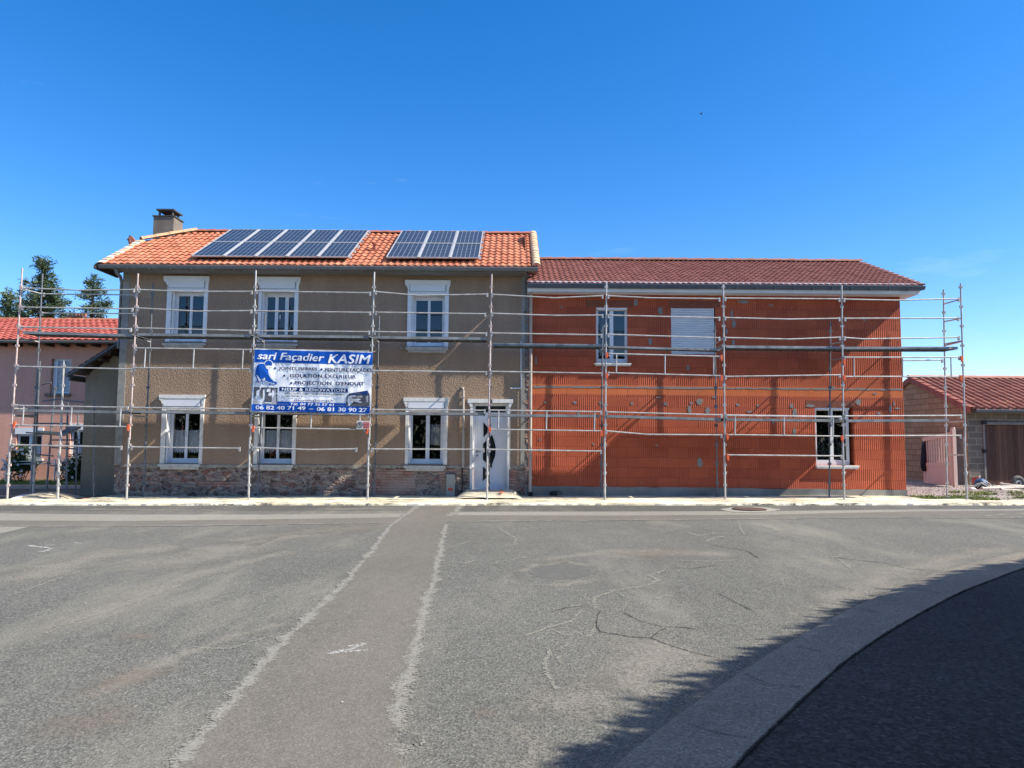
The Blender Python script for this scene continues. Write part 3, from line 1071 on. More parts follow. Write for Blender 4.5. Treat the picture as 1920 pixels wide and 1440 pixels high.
mb.tube([c + Vector((-.05, .03, .12)), c + Vector((-.1, .03, .02)), c + Vector((-.02, .03, -.1))], .05, 6)
mb.build('finial', M['ridge_red'], roof)
mb = MB()   # verge strips: white slipped mortar on the left rake, cream half-round tiles on the right
e0, e1 = Vector((xl, EY + .02, zE + .05)), Vector((xl, 20.42, zh + .03))
for i in range(10):
    a, b = e0.lerp(e1, i / 10), e0.lerp(e1, (i + 1.1) / 10)
    mb.beam(a + Vector((.05, 0, .03)), b + Vector((.05, 0, .0)), .16, .035, i % 2)
mb.build('left_verge', [M['white_old'], M['ridge_cream']], roof)
mb = MB()
ridge_tiles(mb, Vector((xr - .06, EY, zE + .06)), Vector((xr - .06, YR + .05, zR + .06)), .26, .1, over=.02)
mb.build('right_verge', M['ridge_cream'], roof)
mb = MB()   # vent tile
c = P(706, 477, 20.0)
pp = Vector((c.x, 19.75, zE + .05 + sl * (19.75 - EY)))
mb.tube([pp, pp + Vector((0, -.03, .14))], .055, 10)
mb.tube([pp + Vector((0, -.03, .14)), pp + Vector((0, -.04, .18))], .09, 10)
mb.build('vent_tile', M['ridge_red'], roof)
# closed gable edge and soffit
mb = MB()
x0f, x1f = P(236, 506, YW - .5).x - .15, P(987, 506, YW - .5).x
mb.box((x0f, YW - .52, zTop), (x1f, YW - .002, zTop + .19))
mb.box((xl + .04, EY + .06, zTop + .12), (x1f + .3, YW + .3, zTop + .17))
mb.build('soffit', M['fascia'], bh)


def gutter(mb, x0, x1, Y, z, r=.075, m=0, seg=8):
    """half-round gutter, lip at z, front lip at Y"""
    vs = []
    for x in (x0, x1):
        for k in range(seg + 1):
            t = math.pi * k / seg
            vs.append((x, Y + r - r * math.cos(t), z - r * math.sin(t) * 1.15))
    n = seg + 1
    mb.raw(vs, [(k, k + 1, n + k + 1, n + k) for k in range(seg)], m, 0, True)
    mb.raw([(a[0], Y + r + (a[1] - Y - r) * .93, a[2] + .004) for a in vs], [(k, k + 1, n + k + 1, n + k) for k in range(seg)], m, 0, True)
    for i in (0, n):
        mb.raw(vs[i:i + n], [tuple(range(n))], m)
    mb.tube([(x0, Y, z), (x1, Y, z)], .011, 6, m)


mb = MB()
gutter(mb, xl + .02, xr - .02, EY - .03, zE - .0, .07)
k = xl + .8
while k < xr:
    mb.box((k, EY - .034, zE - .10), (k + .012, EY + .1, zE - .075))
    k += .56
gt = mb.build('gutter', M['zinc'], bh)
mb = MB()
a = P(217, 503, EY + .1)
mb.tube([a, a + Vector((.02, .02, -.12)), P(226, 519, 18.75), P(236.5, 530, 19.06) + Vector((-.12, 0, 0)), P(236.5, 530, 19.06) + Vector((-.13, .02, -1.8))], .043, 8)
mb.build('downpipe', M['zinc'], gt)
mb = MB()   # curved end of the left eave with a hollow round tile
a = P(186, 494, EY + .05)
vs = []
for i in range(7):
    t = -0.3 + i / 6 * 2.3
    vs.append((a.x + .02 - .10 * math.sin(t), a.z - .02 - .10 + .11 * math.cos(t)))
vs = vs + [(x + .05, z + .015) for x, z in reversed(vs)]
mb.prism([(x, EY - .06, z) for x, z in vs], (0, 1.1, 0))
mb.build('eave_end', M['wood_dark'], roof)
# chimney
CY = 22.15
a, b = P(287, 430, CY), P(325, 430, CY)
zc = P(306, 406, CY).z
zc2 = P(306, 392, CY).z
mb = MB()
mb.box((a.x, CY, zE - 1), (b.x, CY + .62, zc))
ch = mb.build('chimney', M['chimney'], roof)
mb = MB()
mb.box((a.x - .03, CY - .03, zc), (b.x + .03, CY + .65, zc + .035))
for x in (a.x + .13, b.x - .1):
    for y in (CY + .12, CY + .5):
        mb.tube([(x, y, zc + .03), (x, y, zc2 - .02)], .03, 6, rr=[.045, .03])
mb.prism([(a.x + .06, CY + .02, zc2 - .03), (b.x - .02, CY + .02, zc2 - .03), (b.x + .0, CY + .6, zc2 - .04), (a.x + .1, CY + .6, zc2 - .04)], (0, 0, .05))
mb.build('chimney_cowl', M['chimney_cap'], ch)

# ---- lean-to annex on the left
YA = 19.75
ax0 = P(156, 800, YA).x
za0 = P(160, 704, YA).z
za1 = P(240, 628, YA).z
mb = MB()
mb.face([(ax0, YA, -.3), (X0 + .1, YA, -.3), (X0 + .1, YA, za1 - .1), (ax0, YA, za0)], 0)
mb.face([(ax0, YA, -.3), (ax0, 23.4, -.3), (ax0, 23.4, za0), (ax0, YA, za0)], 0)
mb.build('annex_wall', M['stucco_grey'], bh)
mb = MB()
ra, rbp = P(127, 700, YA - .45), P(243, 626, YA - .45)
d = (rbp - ra)
for k in range(11):
    p, q = ra + d * (k / 11), ra + d * ((k + 1.06) / 11)
    mb.raw([p + Vector((0, 0, .03)), q + Vector((0, 0, .0)), q + Vector((0, 4.2, 0)), p + Vector((0, 4.2, .03)), p, p + Vector((0, 4.2, 0)), q + Vector((0, 0, -.04)), q + Vector((0, 6.5, -.04))],
           [(0, 1, 2, 3), (0, 4, 6, 1), (4, 5, 7, 6)], 0, rb.random())
mb.build('annex_roof', M['tile_annex'], bh)
mb = MB()
up = Vector((0, 0, -.09))
mb.beam(ra + up + Vector((0, -.01, 0)), rbp + up + Vector((0, -.01, 0)), .03, .15, 0, up=(0, 1, 0))
mb.beam(ra + Vector((.05, 0, -.12)), ra + Vector((.05, 4.1, -.12)), .04, .16)
for k in range(7):
    p = ra + d * (k / 6.3) + Vector((.05, .03, -.13))
    mb.beam(p, p + Vector((0, .6, 0)), .07, .09, 1)
mb.build('annex_eave_boards', [M['slate_gutter'], M['wood_dark']], bh)
mb = MB()
gutter(mb, ra.x - .1, ra.x + .02, YA - .45, ra.z, .06)
mb.build('annex_gutter', M['zinc'], bh)

# ================================================================== RED BRICK HOUSE
rh = thing('brick_house', 'red clay-block two-storey extension with dark red tile roof', 'house', (5, 21, gz(5)))
EY2 = 18.44
RX0, RX1 = j1 + .002, P(1693, 730, YW).x
zE2 = P(1360, 534.5, EY2).z
zT2 = P(1360, 549, YW - .42).z
YR2 = 21.7
zR2 = P(1320, 490, YR2).z
xl2, xr2 = X1 + .04, P(1733, 536, EY2).x
zP = lambda x: P(960 + x * 70.1, 911 + (x * 70.1 - 40) * .011, YW).z   # plinth top, slightly sloping in the photo
RW1 = rect(1117.5, 1177.5, 576.5, 681)
RW2 = rect(1258.5, 1341.5, 577, 664)
RW3 = rect(1529, 1601, 764.5, 872)
mb = MB()
wall_xz(mb, RX0, RX1, zP, zT2 + .3, YW, [RW1, RW2, RW3], .25, 0, 0)
mb.face([(RX1, YW, .1), (RX1, 24.9, .1), (RX1, 24.9, zT2 + .3), (RX1, YW, zT2 + .3)])
mb.face([(RX1, YW, zT2 + .3), (RX1, 24.9, zT2 + .3), (RX1, YR2, zR2 - .1)])
mb.face([(RX0, 24.9, -.2), (RX1, 24.9, -.2), (RX1, 24.9, zT2 + .3), (RX0, 24.9, zT2 + .3)])
mb.build('wall', M['clay'], rh)
mb = MB()
n = 30
for i in range(n):
    xa, xb = RX0 + (RX1 + .012 - RX0) * i / n, RX0 + (RX1 + .012 - RX0) * (i + 1) / n
    wa, wb = [rb.uniform(-.012, .012) * (0 if k in (0, n) else 1) for k in (i, i + 1)]
    if i: wa = lastw
    lastw = wb
    mb.raw([(xa, YW - .012, gz(xa) - .2), (xb, YW - .012, gz(xb) - .2), (xb, YW - .012, zP(xb) + wb), (xa, YW - .012, zP(xa) + wa), (xb, YW + .02, zP(xb) + wb), (xa, YW + .02, zP(xa) + wa)],
           [(0, 1, 2, 3), (3, 2, 4, 5)])
mb.face([(RX1 + .012, YW - .012, -.2), (RX1 + .012, 24.9, -.2), (RX1 + .012, 24.9, zP(RX1)), (RX1 + .012, YW - .012, zP(RX1))])
mb.build('plinth', simple('concrete_plinth', (.24, .235, .21, 1), .95, var=.3, scale=1.3, bump=.4, bscale=30), rh)
# mortar joint course, smears and patches
mb = MB()
us = list(range(1000, 1692, 9)) + [1692]
prev = None
for u in us:
    v = 725 + (u - 1000) * .008 + rb.uniform(-.7, .7)
    hh = rb.uniform(1.0, 2.1)
    a, b = P(u, v - hh, YW), P(u, v + hh, YW)
    if prev:
        pa, pb = prev
        y = YW - .006
        q = [(pa.x, y, pa.z), (a.x, y, a.z), (b.x, y, b.z), (pb.x, y, pb.z)]
        mb.raw(q + [(x, YW + .01, z) for x, _, z in q], [(0, 1, 2, 3), (0, 1, 5, 4), (3, 2, 6, 7)])
    prev = (a, b)
mb.build('mortar_course', M['mortar'], rh)


def blob(mb, u, v, w, h, th=.008, m=0):
    n = 11
    pts = []
    for k in range(n):
        t = 2 * math.pi * k / n
        r = rb.uniform(.7, 1.1)
        c = P(u + math.cos(t) * w / 2 * r, v + math.sin(t) * h / 2 * r, YW)
        pts.append((c.x, YW - th, c.z))
    mb.prism(pts, (0, th + .002, 0), m)


for q in [(1192, 567, 9, 15), (1238, 583, 11, 16), (1219, 640, 8, 14), (1005, 676, 4, 20), (1022, 754.6, 5, 4), (1078, 754.6, 9, 6), (1126, 755, 6, 6), (1185, 756, 6, 6), (1247, 757, 7, 6),
          (1296, 756, 6, 6), (1312, 753, 14, 13), (1293, 768, 8, 15), (1327, 769, 10, 15), (1312, 867, 11, 21), (1113, 833, 6, 4), (1231, 835, 6, 3), (1383, 759, 6, 6), (1421, 760, 5, 5),
          (1484, 761, 8, 10), (1490, 774, 9, 17), (1489, 810, 7, 18), (1519, 761, 20, 6), (1609, 754, 12, 12), (1669, 767, 6, 17), (1648, 775, 9, 5), (1376, 607, 8, 17), (1375, 642, 7, 12),
          (1362, 622, 6, 14), (1394, 566, 22, 7), (1372, 590, 5, 22), (1445, 572, 9, 3), (1052, 576, 10, 3), (1160, 700, 9, 4), (1290, 690, 6, 12), (1560, 726, 12, 4), (1235, 745, 14, 3), (1405, 772, 12, 4), (1340, 745, 10, 5), (1640, 738, 9, 4), (1450, 790, 5, 9), (1085, 775, 5, 8), (1620, 600, 7, 4), (1683, 766, 14, 4), (1676, 757, 4, 10), (1013, 844, 3, 9), (1012, 824, 3, 7), (1250, 758, 3, 9)]:
    mb = MB()
    blob(mb, *q)
    mb.build('mortar_smear', M['mortar'], rh)
mb = MB()
for a in ((1511, 1602, 751, 763.8), (1254, 1350, 563.5, 576), (1098, 1186, 563, 575)):
    R = rect(*a)
    mb = MB()
    mb.box((R[0], YW - .004, R[2]), (R[1], YW + .01, R[3]))
    mb.build('lintel', M['lintel'], rh)


def rwindow(R, op_l=None, curtain=False, sill=None):
    x0, x1, z0, z1 = R
    y = YW + .1
    fr = MB()
    plank_frame(fr, R, .075, y, y + .07)
    xm = (x0 + x1) / 2
    fr.box((xm - .05, y + .003, z0 + .075), (xm + .05, y + .068, z1 - .075))
    fr.box((x0 + .075, y + .004, z0 + .075), (xm - .05, y + .066, z0 + .13))
    fr.box((xm + .05, y + .004, z0 + .075), (x1 - .075, y + .066, z0 + .13))
    fr.box((x0 + .01, YW + .02, z1 - .055), (x1 - .01, y - .002, z1 - .002))
    w = fr.build('window', M['pvc'], rh)
    g = MB()
    for a, b in ((x0 + .075, xm - .05), (xm + .05, x1 - .075)):
        g.face([(a, y + .035, z0 + .1), (b, y + .035, z0 + .1), (b, y + .035, z1 - .07), (a, y + .035, z1 - .07)])
    g.build('pane', M['glass'], w)
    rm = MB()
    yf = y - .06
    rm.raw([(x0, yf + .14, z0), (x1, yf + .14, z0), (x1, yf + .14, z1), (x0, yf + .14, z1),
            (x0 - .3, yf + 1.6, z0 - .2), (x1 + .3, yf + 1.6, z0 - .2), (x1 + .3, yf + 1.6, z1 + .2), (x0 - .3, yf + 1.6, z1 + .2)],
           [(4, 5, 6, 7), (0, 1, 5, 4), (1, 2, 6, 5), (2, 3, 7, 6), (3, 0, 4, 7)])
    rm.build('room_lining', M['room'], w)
    if curtain:
        n = NT('patterned_lace')
        n.n['Principled BSDF'].inputs['Base Color'].default_value = (.3, .34, .38, 1)
        tr = n.node('ShaderNodeBsdfTransparent')
        mx = n.node('ShaderNodeMixShader')
        n.link(n.ramp(n.voro(34), [(.30, 1), (.36, 0)]), mx.inputs[0])
        n.link(tr.outputs[0], mx.inputs[1]); n.link(n.b.outputs[0], mx.inputs[2])
        n.link(mx.outputs[0], n.n['Material Output'].inputs['Surface'])
        c = MB()
        zt = P(1562, 820, YW).z
        for k in range(20):
            a, b = x0 + .07 + (x1 - x0 - .14) * k / 20, x0 + .07 + (x1 - x0 - .14) * (k + 1) / 20
            c.face([(a, y + .1 + .01 * (k % 2), z0 + .1), (b, y + .1 + .01 * ((k + 1) % 2), z0 + .1), (b, y + .1 + .01 * ((k + 1) % 2), zt), (a, y + .1 + .01 * (k % 2), zt)])
        c.build('curtain', n.mat, w)
    if sill:
        S = rect(*sill)
        c = MB()
        c.box((S[0], YW - .10, (S[2] + S[3]) / 2), (S[1], YW + .1, S[3]))
        c.box((S[0] + .03, YW - .085, S[2]), (S[1] - .03, YW + .1, (S[2] + S[3]) / 2))
        c.build('sill', M['white_old'], w)
    return w


rwindow(RW1, sill=(1114, 1183, 681.5, 686.5))
RW3w = (RW3[0], P(1595, 818, YW).x, RW3[2], RW3[3])
rwindow(RW3w, curtain=True, sill=(1528.5, 1608.5, 872.5, 879))
# roller shutter
x0, x1, z0, z1 = RW2
mb = MB()
zs = z0 + .03
ns = 20
hh = (z1 - .005 - zs) / ns
y = YW + .03
for k in range(ns):
    za = zs + k * hh
    pr = [(y + .02, za), (y + .02, za + hh * .12), (y, za + hh * .2), (y - .006, za + hh * .5), (y, za + hh * .9), (y + .02, za + hh)]
    for (ya, a), (yb, b) in zip(pr, pr[1:]):
        mb.face([(x0 + .03, ya, a), (x1 - .06, ya, a), (x1 - .06, yb, b), (x0 + .03, yb, b)])
mb.box((x0 + .03, y - .01, z0 + .0), (x1 - .06, y + .02, z0 + .03))
mb.box((x0, y - .012, z0), (x0 + .03, y + .05, z1))
mb.box((x1 - .06, y - .012, z0), (x1 - .03, y + .05, z1))
mb.build('roller_shutter', M['shutter'], rh)
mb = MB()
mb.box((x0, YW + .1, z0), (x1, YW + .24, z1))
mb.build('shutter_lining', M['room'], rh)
# roof
mb = MB()
tile_roof(mb, xl2, xr2 - .02, (EY2 + .03, zE2 + .02), (YR2, zR2), 14, .152, .020, .024, jit=.006)
roof2 = mb.build('roof', M['tile_brown'], rh)
mb = MB()
tile_roof(mb, xl2, xr2 - .02, (24.96, zE2 + .02), (YR2, zR2), 13, .198, .024, .030, seg=4)
mb.build('rear_slope', M['tile_brown'], roof2)
mb = MB()
ridge_tiles(mb, (xr2 - .02, YR2, zR2 + .02), (xl2, YR2, zR2 + .02), .42, .09, over=.025)
mb.build('ridge', M['ridge_brown'], roof2)
mb = MB()
for i in range(13):
    a = Vector((xr2, EY2, zE2 + .01)).lerp(Vector((xr2, YR2, zR2 - .02)), i / 13)
    b = Vector((xr2, EY2, zE2 + .01)).lerp(Vector((xr2, YR2, zR2 - .02)), (i + 1.05) / 13)
    mb.beam(a + Vector((-.04, 0, .045)), b + Vector((-.04, 0, .02)), .14, .04)
mb.build('right_verge', M['ridge_brown'], roof2)
mb = MB()
fx1 = xr2 - .04
mb.box((xl2 + .005, YW - .44, zT2), (fx1, YW - .41, zT2 + .28))
mb.box((xl2 + .005, YW - .41, zT2 + .01), (fx1, YW + .3, zT2 + .04))
mb.box((RX1, YW + .3, zT2 + .01), (fx1, 24.9, zT2 + .04))
mb.build('fascia', M['fascia_white'], rh)
mb = MB()
gutter(mb, xl2 + .01, xr2 + .02, EY2 - .03, zE2 - .0, .075)
mb.box((xl2 + .01, EY2 + .02, zE2 - .09), (xr2 - .02, YW - .445, zE2 - .01))
k = xl2 + .5
while k < xr2:
    mb.box((k, EY2 - .036, zE2 - .10), (k + .012, EY2 + .1, zE2 - .002))
    k += .5
gt2 = mb.build('gutter', M['slate_gutter'], rh)
mb = MB()
a, b = P(995.5, 543, 18.86), P(994, 930, 18.88)
mb.tube([P(996, 538, 18.62), P(996, 543, 18.64), P(995.5, 556, 18.88), P(995, 700, 18.88), P(994, 923, 18.88)], .042, 10)
for v in (580, 655, 780, 856, 895):
    c = P(995, v, 18.88)
    mb.tube([c + Vector((0, 0, -.02)), c + Vector((0, 0, .02))], .05, 10)
dp = mb.build('downpipe', M['cream_pipe'], rh)
mb = MB()
c = P(995, 930, 18.84)
mb.tube([c + Vector((0, .04, .08)), c + Vector((0, .0, .02)), c + Vector((0, -.07, -.01))], .06, 10)
mb.build('drain_boot', M['black'], dp)
mb = MB()   # coiled flexible conduit coming out at the foot of the wall
c = P(1040, 925, 18.9)
mb.box((c.x - .13, 18.93, c.z - .06), (c.x + .07, 18.99, c.z + .02))
mb.tube([c + Vector((-.12, 0, .04)), c + Vector((.1, 0, .05)), c + Vector((.17, 0, .03)), c + Vector((.18, -.02, -.12)), c + Vector((.02, -.03, -.13))], .013, 6)
mb.build('conduit', M['black'], rh)

# ================================================================== SOLAR PANELS
def solar(quad, label):
    """quad: bottom-left, bottom-right, top-right, top-left corners in world space"""
    bl, br, tr, tl = [Vector(q) for q in quad]
    n = (br - bl).cross(tl - bl).normalized()
    if n.z < 0: n = -n
    t = thing('solar_panel', label, 'solar panel', bl, 'solar panels on the orange roof')
    fr = MB()
    w = .022
    du, dv = (br - bl).normalized(), (tl - bl).normalized()
    for a, b, s in ((bl, br, dv), (tl, tr, -dv)):
        fr.beam(a + s * w / 2, b + s * w / 2, w, .035, up=n)
    for a, b, s in ((bl, tl, du), (br, tr, -du)):
        fr.beam(a + s * w / 2 + n * .002, b + s * w / 2 + n * .002, w, .035, up=n)
    fr.build('frame', M['panel_frame'], t)
    g = MB()
    i = w
    c = [bl + du * i + dv * i, br - du * i + dv * i, tr - du * i - dv * i, tl + du * i - dv * i]
    g.face([p + n * .008 for p in c])
    g.face([p - n * .012 for p in c])
    o = g.build('cell_sheet', M['cells'], t)
    uv = o.data.uv_layers.new(name='UVMap')
    for k, co in enumerate([(0, 0), (1, 0), (1, 1), (0, 1)] * 2):
        uv.data[k].uv = co
    return t


ROOFN = Vector((0, -(zR - zE), YR - EY)).normalized()
rail = MB()


def roof_pt(u, Y):
    """point on the raised panel plane at depth Y, x from pixel column u"""
    z = zE + .03 + sl * (Y - EY) + .14
    v = 500
    for _ in range(6):
        p = P(u, v, Y)
        v += (p.z - z) * F / Y
    return Vector((p.x, Y, z))


def xcol(u, Y): return roof_pt(u, Y).x


names5 = ['leftmost', 'second', 'middle', 'fourth', 'rightmost']
Yb, Ym, Yt = 18.64, 19.92, 21.2


def zpl(Y): return zE + .03 + sl * (Y - EY) + .15


xb = [xcol(u, Yb) for u in (358, 417.5, 476.5, 535.5, 594, 653)]
for i in range(5):
    a, b = xb[i] + (.045 if i else 0), xb[i + 1]
    for row, (y0, y1) in enumerate(((Yb, Ym - .012), (Ym + .012, Yt))):
        solar([(a, y0, zpl(y0)), (b, y0, zpl(y0)), (b, y1, zpl(y1)), (a, y1, zpl(y1))],
              '%s dark blue solar panel in the %s row of the five-wide array' % (names5[i], ('lower', 'upper')[row]))
xs3 = [xcol(u, Yb) for u in (724, 783, 842, 898)]
names3 = ['left', 'centre', 'right']
for i in range(3):
    a, b = xs3[i] + (.04 if i else 0), xs3[i + 1]
    for row, (y0, y1) in enumerate(((Yb, Ym - .012), (Ym + .012, Yt - .02))):
        solar([(a, y0, zpl(y0)), (b, y0, zpl(y0)), (b, y1, zpl(y1)), (a, y1, zpl(y1))],
              '%s dark blue solar panel in the %s row of the three-wide array' % (names3[i], ('lower', 'upper')[row]))
rk = MB()
for xs_ in (xb, xs3):
    for x in xs_[1:-1]:
        off = .0225
        p, q = Vector((x + off, Yb, zpl(Yb) + .004)), Vector((x + off, Yt - .02, zpl(Yt - .02) + .004))
        rk.beam(p, q, .030, .05, up=ROOFN)
for (xa, xe) in ((xb[0], xb[-1]), (xs3[0], xs3[-1])):
    for y in (Yb + .3, Ym - .3, Ym + .3, Yt - .3):
        rk.beam((xa - .03, y, zpl(y) - .05), (xe + .05, y, zpl(y) - .05), .04, .04, up=ROOFN)
for xe in (xb[-1], xs3[-1]):
    for k in range(6):
        y = Yb + .1 + k * .48
        rk.box((xe, y, zpl(y) - .06), (xe + .05, y + .07, zpl(y) + .01))
rk.build('panel_rails', M['panel_frame'], roof)

# ================================================================== SCAFFOLD
sc = thing('scaffold', 'long two-level steel tube scaffold standing along both house fronts', 'scaffold', (0, YO, 0))
OUT = [(13, 943, 42, 503), (237, 943, 259, 513), (466, 942, 480, 507), (689, 942, 702, 510), (913, 940, 922, 514), (1134, 942, 1137, 530), (1360, 942, 1356, 533), (1583, 941, 1578, 535), (1813, 941, 1801, 531)]
INN = [(57, 937, 80, 513), (268, 938, 287, 531), (483, 938, 497, 588), (701, 937, 711, 592), (916, 936, 921, 596), (1127, 936, 1130, 597), (1345, 936, 1340, 604), (1555, 936, 1557, 602), (1776, 938, 1769, 543)]


def at_v(pole, v):
    ub, vb, ut, vt = pole
    return ub + (ut - ub) * (v - vb) / (vt - vb)


def post(parent, pole, Y, mat, low, seg=8, r=.0205, fat=825):
    ub, vb, ut, vt = pole
    mb = MB()
    b, t = P(ub, vb, Y), P(ut, vt, Y)
    b.z = gz(b.x) + .06
    b.x = P(ub, vb, Y).x
    k = P(at_v(pole, fat), fat, Y)
    mb.tube([k, t], r, seg, 0)
    if low:
        mb.tube([b, k + Vector((-.02, 0, .06))], r * 1.25, seg, 1)
        c = P(at_v(pole, 888), 888, Y)
        mb.tube([c + Vector((-.01, 0, -.03)), c + Vector((-.01, 0, .03))], r * 2.0, seg, 1)
        mb.tube([c + Vector((-.05, 0, .035)), c + Vector((.05, 0, .035))], .012, 6, 1)
    else:
        mb.tube([b, k], r, seg, 0)
    mb.box((b.x - .07, Y - .07, b.z - .012), (b.x + .07, Y + .07, b.z - .002), 1)
    # ring connectors every half metre
    z = b.z + .35
    H = t.z - b.z
    while z < t.z - .05:
        f = (z - b.z) / H
        c = b.lerp(t, f)
        for dx in (-1, 1):
            mb.box((c.x + dx * .022, Y - .018, c.z - .03), (c.x + dx * .042, Y + .018, c.z + .03), 0)
        z += .5
    return mb.build('post', [mat, M['galv']], parent)


for i, p in enumerate(OUT):
    post(sc, p, YO, M['galv_pink'] if i in (0, 1, 4) else M['galv'], True)
for i, p in enumerate(INN):
    post(sc, p, YI, M['galv_dark'] if i < 8 else M['galv'], False)


def rail_(parent, pts, Y=YO - .045, r=.0172, name='guardrail', mat=None):
    mb = MB()
    w = [P(u, v, Y) for u, v in pts]
    mb.tube(w, r, 7)
    for e, s in ((w[0], 1), (w[-1], -1)):   # flattened wedge heads
        mb.box((e.x - .02, Y - .012, e.z - .075), (e.x + .02, Y + .03, e.z + .03))
    mb.build(name, mat or M['galv'], parent)


RAILS = [
    [(45, 540), (150, 544), (251, 543)], [(42, 576), (248, 579)], [(40, 613), (245, 617)],
    [(33, 687), (247, 692)], [(24, 834), (227, 838)],
    [(261, 543), (350, 546.5), (472, 546.5)], [(258, 577.5), (370, 583.5), (471, 582.5)], [(257, 615), (469, 620)],
    [(247, 764), (470, 767)], [(247, 838), (449, 840.5)],
    [(482, 546), (694, 549)], [(481, 583), (694, 586)], [(481, 620), (692, 622)], [(480, 654.5), (690, 659)], [(474, 839), (580, 843), (668, 841.7)],
    [(705, 547), (786, 554), (914, 551.5)], [(705, 585.5), (910, 588.5)], [(703, 622), (912, 625)], [(701, 695), (912, 697.5)], [(699, 768), (909, 769.5)], [(697, 842), (907, 842.6)],
    [(923, 552), (1040, 558.5), (1130, 554.6)], [(923, 587.5), (1040, 591.5), (1130, 591)], [(922, 624.5), (1128, 628)], [(921, 696.5), (1129, 700)], [(918, 842.6), (1127, 846)],
    [(1141, 554.6), (1220, 558.5), (1349, 560)], [(1141, 591), (1349, 596)], [(1141, 627), (1349, 633.5)], [(1138, 772.5), (1353, 778)], [(1137, 808), (1215, 814.5), (1353, 815.6)],
    [(1360, 559), (1574, 560.5)], [(1360, 595.5), (1480, 598.5), (1574, 597)], [(1360, 633), (1480, 636), (1575, 632.5)], [(1361, 706), (1575, 703)], [(1361, 778), (1575, 781)], [(1365, 853), (1578, 855)],
    [(1583, 561), (1680, 563), (1798, 560)], [(1585, 597), (1797, 596.5)], [(1584, 633), (1620, 635.5), (1798, 632.5)], [(1585, 780), (1802, 779)], [(1585, 817), (1801, 816.6)],
]
for r in RAILS: rail_(sc, r)
for r in ([(82, 551), (255, 553)], [(79, 587), (251, 588)], [(1692, 676), (1767, 675)]):
    rail_(sc, r, YI)


def guard_frame(a, b, c, d, ups):
    """double guard rail with short uprights: a-b the upper tube, c-d the lower"""
    mb = MB()
    Y = YO - .05
    A, B, C, D = [P(u, v, Y) for u, v in (a, b, c, d)]
    mb.tube([A, B], .017, 7)
    mb.tube([C, D], .017, 7)
    for u in ups:
        t = (u - a[0]) / (b[0] - a[0])
        mb.tube([A.lerp(B, t), Vector((A.lerp(B, t).x - .01, Y, C.lerp(D, t).z))], .017, 7)
    for e in (A, B, C, D):
        mb.box((e.x - .02, Y - .01, e.z - .07), (e.x + .02, Y + .03, e.z + .03))
    mb.build('guard_frame', M['galv'], sc)


guard_frame((30, 760), (239, 764), (30, 797), (241, 800), (45, 135, 227))
guard_frame((255, 652.5), (470, 655.5), (253, 689.5), (469, 692), (273, 364, 456))
guard_frame((474, 773), (690, 778), (476, 802), (684, 805), (492.5, 584, 675))
guard_frame((918, 769), (1127, 772), (918, 805), (1127, 808), (935, 1025, 1115))
guard_frame((1143, 663), (1351, 668.5), (1141, 699), (1350, 704.6), (1156, 1247, 1338))
guard_frame((1362, 779), (1577, 782), (1363, 815), (1581, 818), (1378, 1470, 1562))
guard_frame((1584, 670), (1799, 670), (1584, 706), (1801, 706), (1601, 1692, 1783))


def deck(u0, v0, u1, v1, y0, y1, th=.065, planks=2, e=(.0, .0)):
    """perforated steel deck: planks side by side between two frames, top edge of the front at v0..v1"""
    mb = MB()
    A, B = P(u0, v0, y0), P(u1, v1, y0)
    w = (y1 - y0) / planks
    for k in range(planks):
        ya, yb = y0 + k * w + .006, y0 + (k + 1) * w - .006
        za, zb = A.z + .004 * k, B.z + .004 * k
        mb.raw([(A.x, ya, za), (B.x, ya, zb), (B.x, yb, zb), (A.x, yb, za), (A.x, ya, za - th), (B.x, ya, zb - th), (B.x, yb, zb - th), (A.x, yb, za - th)],
               [(0, 1, 2, 3), (0, 1, 5, 4), (3, 2, 6, 7), (0, 3, 7, 4), (1, 2, 6, 5)], k % 2)
        # underside ribs
        nb = 7
        mb.raw([(A.x, ya, za - .018), (B.x, ya, zb - .018), (B.x, yb, zb - .018), (A.x, yb, za - .018)], [(0, 1, 2, 3)], 1)
        for j in range(nb + 1):
            t = j / nb
            x = A.x + (B.x - A.x - .04) * t
            z = za + (zb - za) * t
            mb.box((x, ya + .003, z - th), (x + .04, yb - .003, z - .02), 1)
    mb.build('deck', [M['deck'], M['galv_dark']], sc)


y0, y1 = YO + .03, YO + .61
L2 = [(42, 620.5, 248, 626.5), (257, 624.5, 470, 627), (482, 627, 692, 629.5), (703, 630, 912, 632.5), (923, 643, 1129, 645.5), None, (1361, 647.5, 1575, 649.5), (1580, 650, 1796, 650)]
for q in L2:
    if q: deck(q[0], q[1], q[2], q[3], y0, y1)
deck(1141, 648.5, 1350, 654, y0 + .02, y0 + .34, planks=1, th=.05)
L1 = [(30, 767, 242, 770.5), (247, 769, 468, 772), (473, 771.5, 690, 774.5), (697, 772.5, 908, 773.5), (918, 776, 1125, 777.5), (1138, 778, 1352, 784), (1362, 784, 1576, 786), (1586, 786.5, 1780, 785.5)]
for q in L1: deck(q[0], q[1], q[2], q[3], y0, y1)
